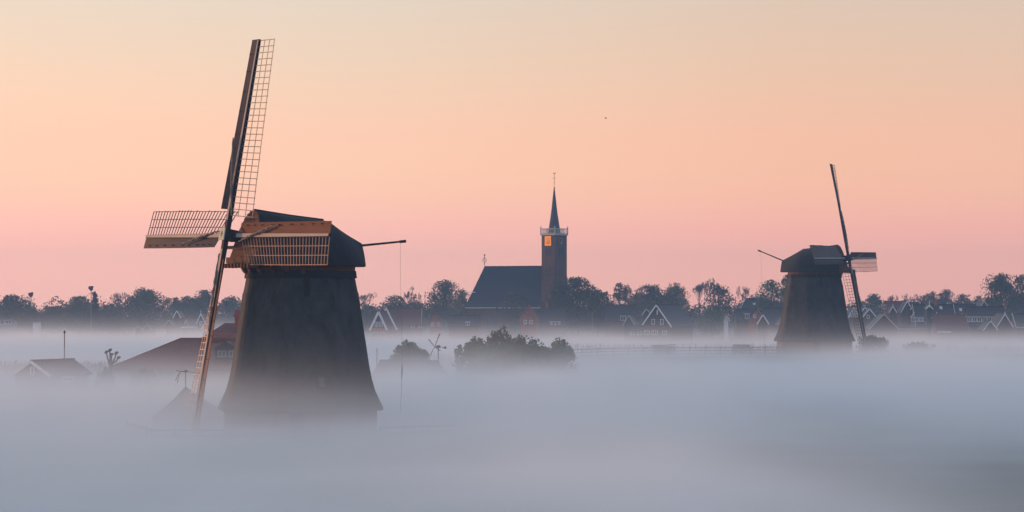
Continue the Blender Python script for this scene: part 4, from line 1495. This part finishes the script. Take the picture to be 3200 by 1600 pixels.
T('dark bare topped tree crowding the fan shaped one', 2246, 885, 44, 10.4, 'leaf_blue', 34, GT, dens=.55, low=.08)
bare_tree('twiggy tree crown over the dark crowded tree', 2238, 868, 42, 10.3, 35, GT, spread=.5)
bare_tree('bare tree over the low roofs left of the distant mill', 2306, 893, 40, 10.2, 36, GT, spread=.5)
bare_tree('low line of bare twigs near the mill rope', 2352, 915, 34, 9.6, 37, GT, spread=.55)
T('green tree with spiky outline by the distant mill', 2412, 872, 44, 11.0, 'leaf_green', 38, GT, dens=.7, low=.2)
T('tall leafy tree half hidden by the distant mill', 2462, 856, 30, 10.9, 'leaf_olive', 39, GT, dens=.8)
T('green garden tree among the low roofs', 2225, 955, 40, 11.9, 'leaf_green', 40, GT, low=.05)
T('hazy tree just past the lowest sail of the distant mill', 2732, 917, 30, 9.6, 'leaf_blue', 41, GT)
bare_tree('grey twiggy tree past the lowest sail', 2783, 920, 28, 9.2, 42, GT, spread=.5)
T('low dark bush tree above the first white gables', 2700, 940, 30, 10.4, 'leaf_dark', 43, GT, low=.05)
bare_tree('hazy bare crown above the red roof', 2838, 917, 30, 9.0, 44, GT, spread=.5)
bare_tree('hazy bare crown between red roof and orange chimney', 2885, 918, 32, 9.0, 45, GT, spread=.5)
T('grey tree with flattish crown behind the orange chimney', 2915, 910, 40, 9.1, 'leaf_blue', 46, GT)
T('round grey tree with the clearest dome shape', 2957, 904, 28, 9.1, 'leaf_blue', 47, GT, dens=.9)
T('round grey tree a little lower than the dome shaped one', 3012, 917, 30, 9.1, 'leaf_blue', 48, GT, dens=.8)
T('small hazy tree next to the big dark tree', 3056, 924, 18, 9.4, 'leaf_olive', 49, GT)
T('big dark tree with ragged top over the yellowish gable', 3128, 852, 58, 10.6, 'leaf_dark', 50, GT, low=.05, dens=1.1)
T('big ragged tree cut by the picture edge', 3196, 856, 48, 10.5, 'leaf_dark', 51, GT, low=.05)

# pollard beside the farm
def pollard():
    s = 31.0
    x, y = gp(346, s)
    root = empty('pollard_tree', (x, y, 0))
    tag(root, 'pollarded tree with knobbly fists beside the long farm roof', 'tree')
    b = MB()
    zb = zz(1135, s)
    b.tube([(0, 0, 0), (0, 0, zb)], .22, 8, .17)
    for (dx, row) in ((-13, 1100), (-2, 1094), (3, 1108), (18, 1103), (25, 1118)):
        e = Vector((dx / s, 0, zz(row, s)))
        b.tube([(dx / s * .2, 0, zb - .1), Vector((dx / s * .75, .05, zb + (e.z - zb) * .5)), e], [.11, .075, .065], 6)
    b.build('trunk', 'bark', root)
    b = MB()
    for (dx, row) in ((-13, 1100), (-2, 1094), (3, 1108), (18, 1103), (25, 1118)):
        b.ball((dx / s, 0, zz(row, s)), .16, 8, 5)
        b.ball((dx / s + .12, .02, zz(row, s) + .06), .11, 7, 4)
        b.ball((dx / s - .1, -.02, zz(row, s) - .08), .10, 7, 4)
    b.build('crown', 'bark', root)
pollard()

GS = 'shrubs in the fog'
def S_(label, px, top, half, s, leafm, seed, base=None, dens=1.6, size=.16, name='shrub', **k):
    x, y = gp(px, s)
    return leafy_tree(label, px, top, half * 1.22, s, leafm, seed, GS, 'shrub', name, low=.04, dens=dens, size=size, base=ground_z(x, y) if base is None else base, shape='mound', **k)
S_('round dark green bush behind the broad thatched hut', 1276, 1054, 52, 27.0, 'leaf_green', 60, dens=4)
S_('dense green shrub, the widest of the clump in the meadow', 1488, 1042, 54, 27.4, 'leaf_green', 61, dens=3)
S_('tallest shrub of the meadow clump with thin yellowish twigs', 1568, 1010, 50, 27.2, 'leaf_brown', 62, dens=1.5)
S_('ragged olive shrub between tallest shrub and the smaller ones', 1628, 1032, 46, 27.0, 'leaf_brown', 63, dens=1.6)
S_('low green shrub joining the ragged olive one', 1674, 1050, 44, 27.0, 'leaf_green', 64, dens=2.6)
S_('last small round shrub of the clump before the fence', 1748, 1048, 42, 26.6, 'leaf_green', 65, dens=2.8)
S_('low dark green shrub under the tallest one', 1548, 1058, 62, 27.6, 'leaf_green', 66, dens=3)
S_('low bush right under the lowest sail of the distant mill', 2722, 1040, 34, 21.6, 'leaf_dark', 67)
S_('spiky bush next to the low one by the distant mill', 2755, 1046, 22, 21.4, 'leaf_olive', 68, dens=1.1)
S_('lonely low green bush in the fog past the distant mill', 2874, 1061, 40, 20.5, 'leaf_green', 69)
S_('dark hedge bush before the farm wall', 455, 1142, 36, 31.5, 'leaf_dark', 70)
S_('low dark hedge beside the brick shed', 330, 1142, 26, 31.5, 'leaf_dark', 71)

# far-off undergrowth that fills the foot of the trees
def undergrowth():
    rng = np.random.default_rng(99)
    lobes = []
    for i in range(330):
        s = rng.uniform(9.3, 10.5)
        px = rng.uniform(-60, 3260)
        x, y = gp(px, s)
        h = rng.uniform(8.0, 10.8) if px < 1000 else rng.uniform(6.5, 9.8)
        lobes.append(((x, y, h * .5), (rng.uniform(2.2, 4.4), 2.0, h * .55)))
    V, Q = leaf_cloud(rng, lobes, 120000, .40)
    o = np_mesh('undergrowth', V, Q, 'leaf_blue')
    tag(o, 'dark undergrowth and hedges between the village trees', 'undergrowth', kind='stuff')
undergrowth()

def reeds():
    rng = np.random.default_rng(77)
    P = []
    for (a, c, s0, s1, n, h) in ((0, 420, 27, 29.5, 2600, 2.6), (1285, 1460, 22.6, 25, 1300, 2.4), (1700, 2460, 19.6, 21.2, 3000, 1.5), (2680, 3200, 18.5, 20.5, 2200, 2.0)):
        s = rng.uniform(s0, s1, n)
        px = rng.uniform(a, c, n)
        X = (px - 1600) / s
        Yv = F / s
        g = np.array([ground_z(p, q) for p, q in zip(X, Yv)])
        hh = h * (0.6 + .5 * rng.random(n))
        P.append(np.stack([X, Yv, g, hh], 1))
    P = np.concatenate(P)
    n = len(P)
    ln = rng.normal(size=n) * .16
    w = .025 + .02 * rng.random(n)
    b0 = P[:, :3].copy(); b0[:, 0] -= w
    b1 = P[:, :3].copy(); b1[:, 0] += w
    t = P[:, :3].copy(); t[:, 2] += P[:, 3]; t[:, 0] += ln
    t1 = t.copy(); t1[:, 0] += w * .8
    V = np.stack([b0, b1, t1, t], 1).reshape(-1, 3)
    Q = np.arange(4 * n).reshape(n, 4)
    o = np_mesh('reeds', V, Q, 'reed')
    tag(o, 'pinkish dry reeds along the ditches in the fog', 'reeds', kind='stuff')
reeds()

# bird high over the village
p = at(1893, 370, 16.0)
b = MB()
b.tube([(-.2, 0, 0), (-.08, 0, .02), (.09, 0, .03), (.22, 0, .04)], [.02, .05, .06, .02], 7)
for sg in (-1, 1):
    r1 = [Vector((-.12, sg * .05, .04)), Vector((.14, sg * .05, .05)), Vector((.10, sg * .35, .16)), Vector((-.12, sg * .72, .10)), Vector((-.16, sg * .4, .13))]
    b.loft([r1, [v + Vector((0, 0, .015)) for v in r1]])
bd = b.build('bird', 'bird_feather')
bd.location = p
tag(bd, 'single tiny bird flying high in the pink sky', 'bird')

# ------------------------------------------------------------------ air: thin even haze, and the ground fog
def closed_box(name, x0, x1, y0, y1, z0, z1, m):
    b = MB()
    r1 = [(x0, y0, z0), (x1, y0, z0), (x1, y1, z0), (x0, y1, z0)]
    b.loft([r1, [(p[0], p[1], z1) for p in r1]])
    return b.build(name, m)

hm = bpy.data.materials.new('haze_air')
hm.use_nodes = True
n_ = hm.node_tree.nodes
n_.clear()
o_ = n_.new('ShaderNodeOutputMaterial')
pv = n_.new('ShaderNodeVolumePrincipled')
pv.inputs['Color'].default_value = (0.34, 0.60, 0.92, 1)
pv.inputs['Density'].default_value = 0.00035
pv.inputs['Anisotropy'].default_value = 0.1
hm.node_tree.links.new(pv.outputs[0], o_.inputs['Volume'])
hz_ = closed_box('haze', -810, 810, -310, 1710, -2, 47, hm)
tag(hz_, 'thin blue morning haze over the whole polder', 'haze', kind='stuff')

fm = bpy.data.materials.new('fog_air')
fm.use_nodes = True
n_ = fm.node_tree.nodes
lk = fm.node_tree.links
n_.clear()
o_ = n_.new('ShaderNodeOutputMaterial')
pv = n_.new('ShaderNodeVolumePrincipled')
pv.inputs['Color'].default_value = (0.905, 0.975, 1.0, 1)
pv.inputs['Anisotropy'].default_value = 0.2
ge = n_.new('ShaderNodeNewGeometry')
sx = n_.new('ShaderNodeSeparateXYZ')
lk.new(ge.outputs['Position'], sx.inputs[0])
mpn = n_.new('ShaderNodeMapping')
mpn.inputs['Scale'].default_value = (1 / 26.0, 1 / 60.0, 1 / 7.0)
lk.new(ge.outputs['Position'], mpn.inputs[0])
ns = n_.new('ShaderNodeTexNoise')
ns.inputs['Scale'].default_value = 1.0
ns.inputs['Detail'].default_value = 2.0
lk.new(mpn.outputs[0], ns.inputs['Vector'])
def mth(op, a, b):
    q = n_.new('ShaderNodeMath')
    q.operation = op
    for i, v in enumerate((a, b)):
        if v is None:
            continue
        if isinstance(v, (int, float)):
            q.inputs[i].default_value = v
        else:
            lk.new(v, q.inputs[i])
    return q.outputs[0]
# density = rho4 * exp(-(z - lift - 4) / h), lift wavering with the noise
lift = mth('MULTIPLY', mth('SUBTRACT', ns.outputs['Fac'], 0.5), 4.4)
def step(sock, a, c, amount):
    q = n_.new('ShaderNodeMapRange')
    q.interpolation_type = 'SMOOTHSTEP'
    q.inputs['From Min'].default_value = a
    q.inputs['From Max'].default_value = c
    q.inputs['To Min'].default_value = 0.0
    q.inputs['To Max'].default_value = amount
    lk.new(sock, q.inputs['Value'])
    return q.outputs[0]
# streaks across the near meadow
mp4 = n_.new('ShaderNodeMapping')
mp4.inputs['Scale'].default_value = (1 / 34.0, 1 / 11.0, 1 / 6.0)
mp4.inputs['Rotation'].default_value = (0, 0, 0.12)
lk.new(ge.outputs['Position'], mp4.inputs[0])
ns4 = n_.new('ShaderNodeTexNoise')
ns4.inputs['Scale'].default_value = 1.0
ns4.inputs['Detail'].default_value = 2.0
ns4.inputs['Distortion'].default_value = 0.6
lk.new(mp4.outputs[0], ns4.inputs['Vector'])
streak = mth('MULTIPLY', mth('SUBTRACT', ns4.outputs['Fac'], 0.5), step(sx.outputs['Y'], 330, 200, 4.5))
lift = mth('ADD', lift, streak)
# the fog pool sinks towards the higher village, and thins west of the near mill
lift = mth('ADD', lift, step(sx.outputs['Y'], 385, 520, -4.8))
lift = mth('ADD', lift, step(sx.outputs['Y'], 165, 100, -0.35))
mp3 = n_.new('ShaderNodeMapping')
mp3.inputs['Scale'].default_value = (1 / 17.0, 1 / 130.0, 1 / 9.0)
mp3.inputs['Location'].default_value = (3.3, 1.7, 0.4)
lk.new(ge.outputs['Position'], mp3.inputs[0])
ns3 = n_.new('ShaderNodeTexNoise')
ns3.inputs['Scale'].default_value = 1.0
ns3.inputs['Detail'].default_value = 2.0
ns3.inputs['Roughness'].default_value = 0.6
lk.new(mp3.outputs[0], ns3.inputs['Vector'])
lift = mth('ADD', lift, mth('MULTIPLY', mth('SUBTRACT', ns3.outputs['Fac'], 0.5), 3.2))
west = mth('MULTIPLY', step(sx.outputs['X'], -9, -22, -1.0), step(sx.outputs['Y'], 330, 270, 1.0))
west = mth('MULTIPLY', west, step(sx.outputs['Y'], 120, 152, 1.0))
lift = mth('ADD', lift, west)
lift = mth('ADD', lift, step(sx.outputs['X'], -33, -46, 0.9))
lift = mth('ADD', lift, mth('MULTIPLY', step(sx.outputs['X'], 4, 26, -1.6), step(sx.outputs['Y'], 190, 135, 1.0)))
ze_ = mth('SUBTRACT', mth('SUBTRACT', sx.outputs['Z'], lift), 4.0)
ex = mth('EXPONENT', mth('MULTIPLY', ze_, -1 / 1.03), None)
den = mth('MINIMUM', mth('MULTIPLY', ex, 0.0063), 0.075)
# a thinner, taller veil that drifts between the village houses
veil = mth('MULTIPLY', mth('EXPONENT', mth('MULTIPLY', mth('SUBTRACT', sx.outputs['Z'], mth('MULTIPLY', lift, 0.5)), -1 / 3.8), None), step(sx.outputs['Y'], 430, 560, 0.0021))
den = mth('ADD', den, veil)
lk.new(den, pv.inputs['Density'])
lk.new(pv.outputs[0], o_.inputs['Volume'])
fm.cycles.volume_step_rate = 0.2
fg = closed_box('fog', -230, 230, 15, 745, -0.6, 15.0, fm)
tag(fg, 'thick white ground fog lying over the meadows', 'fog', kind='stuff')
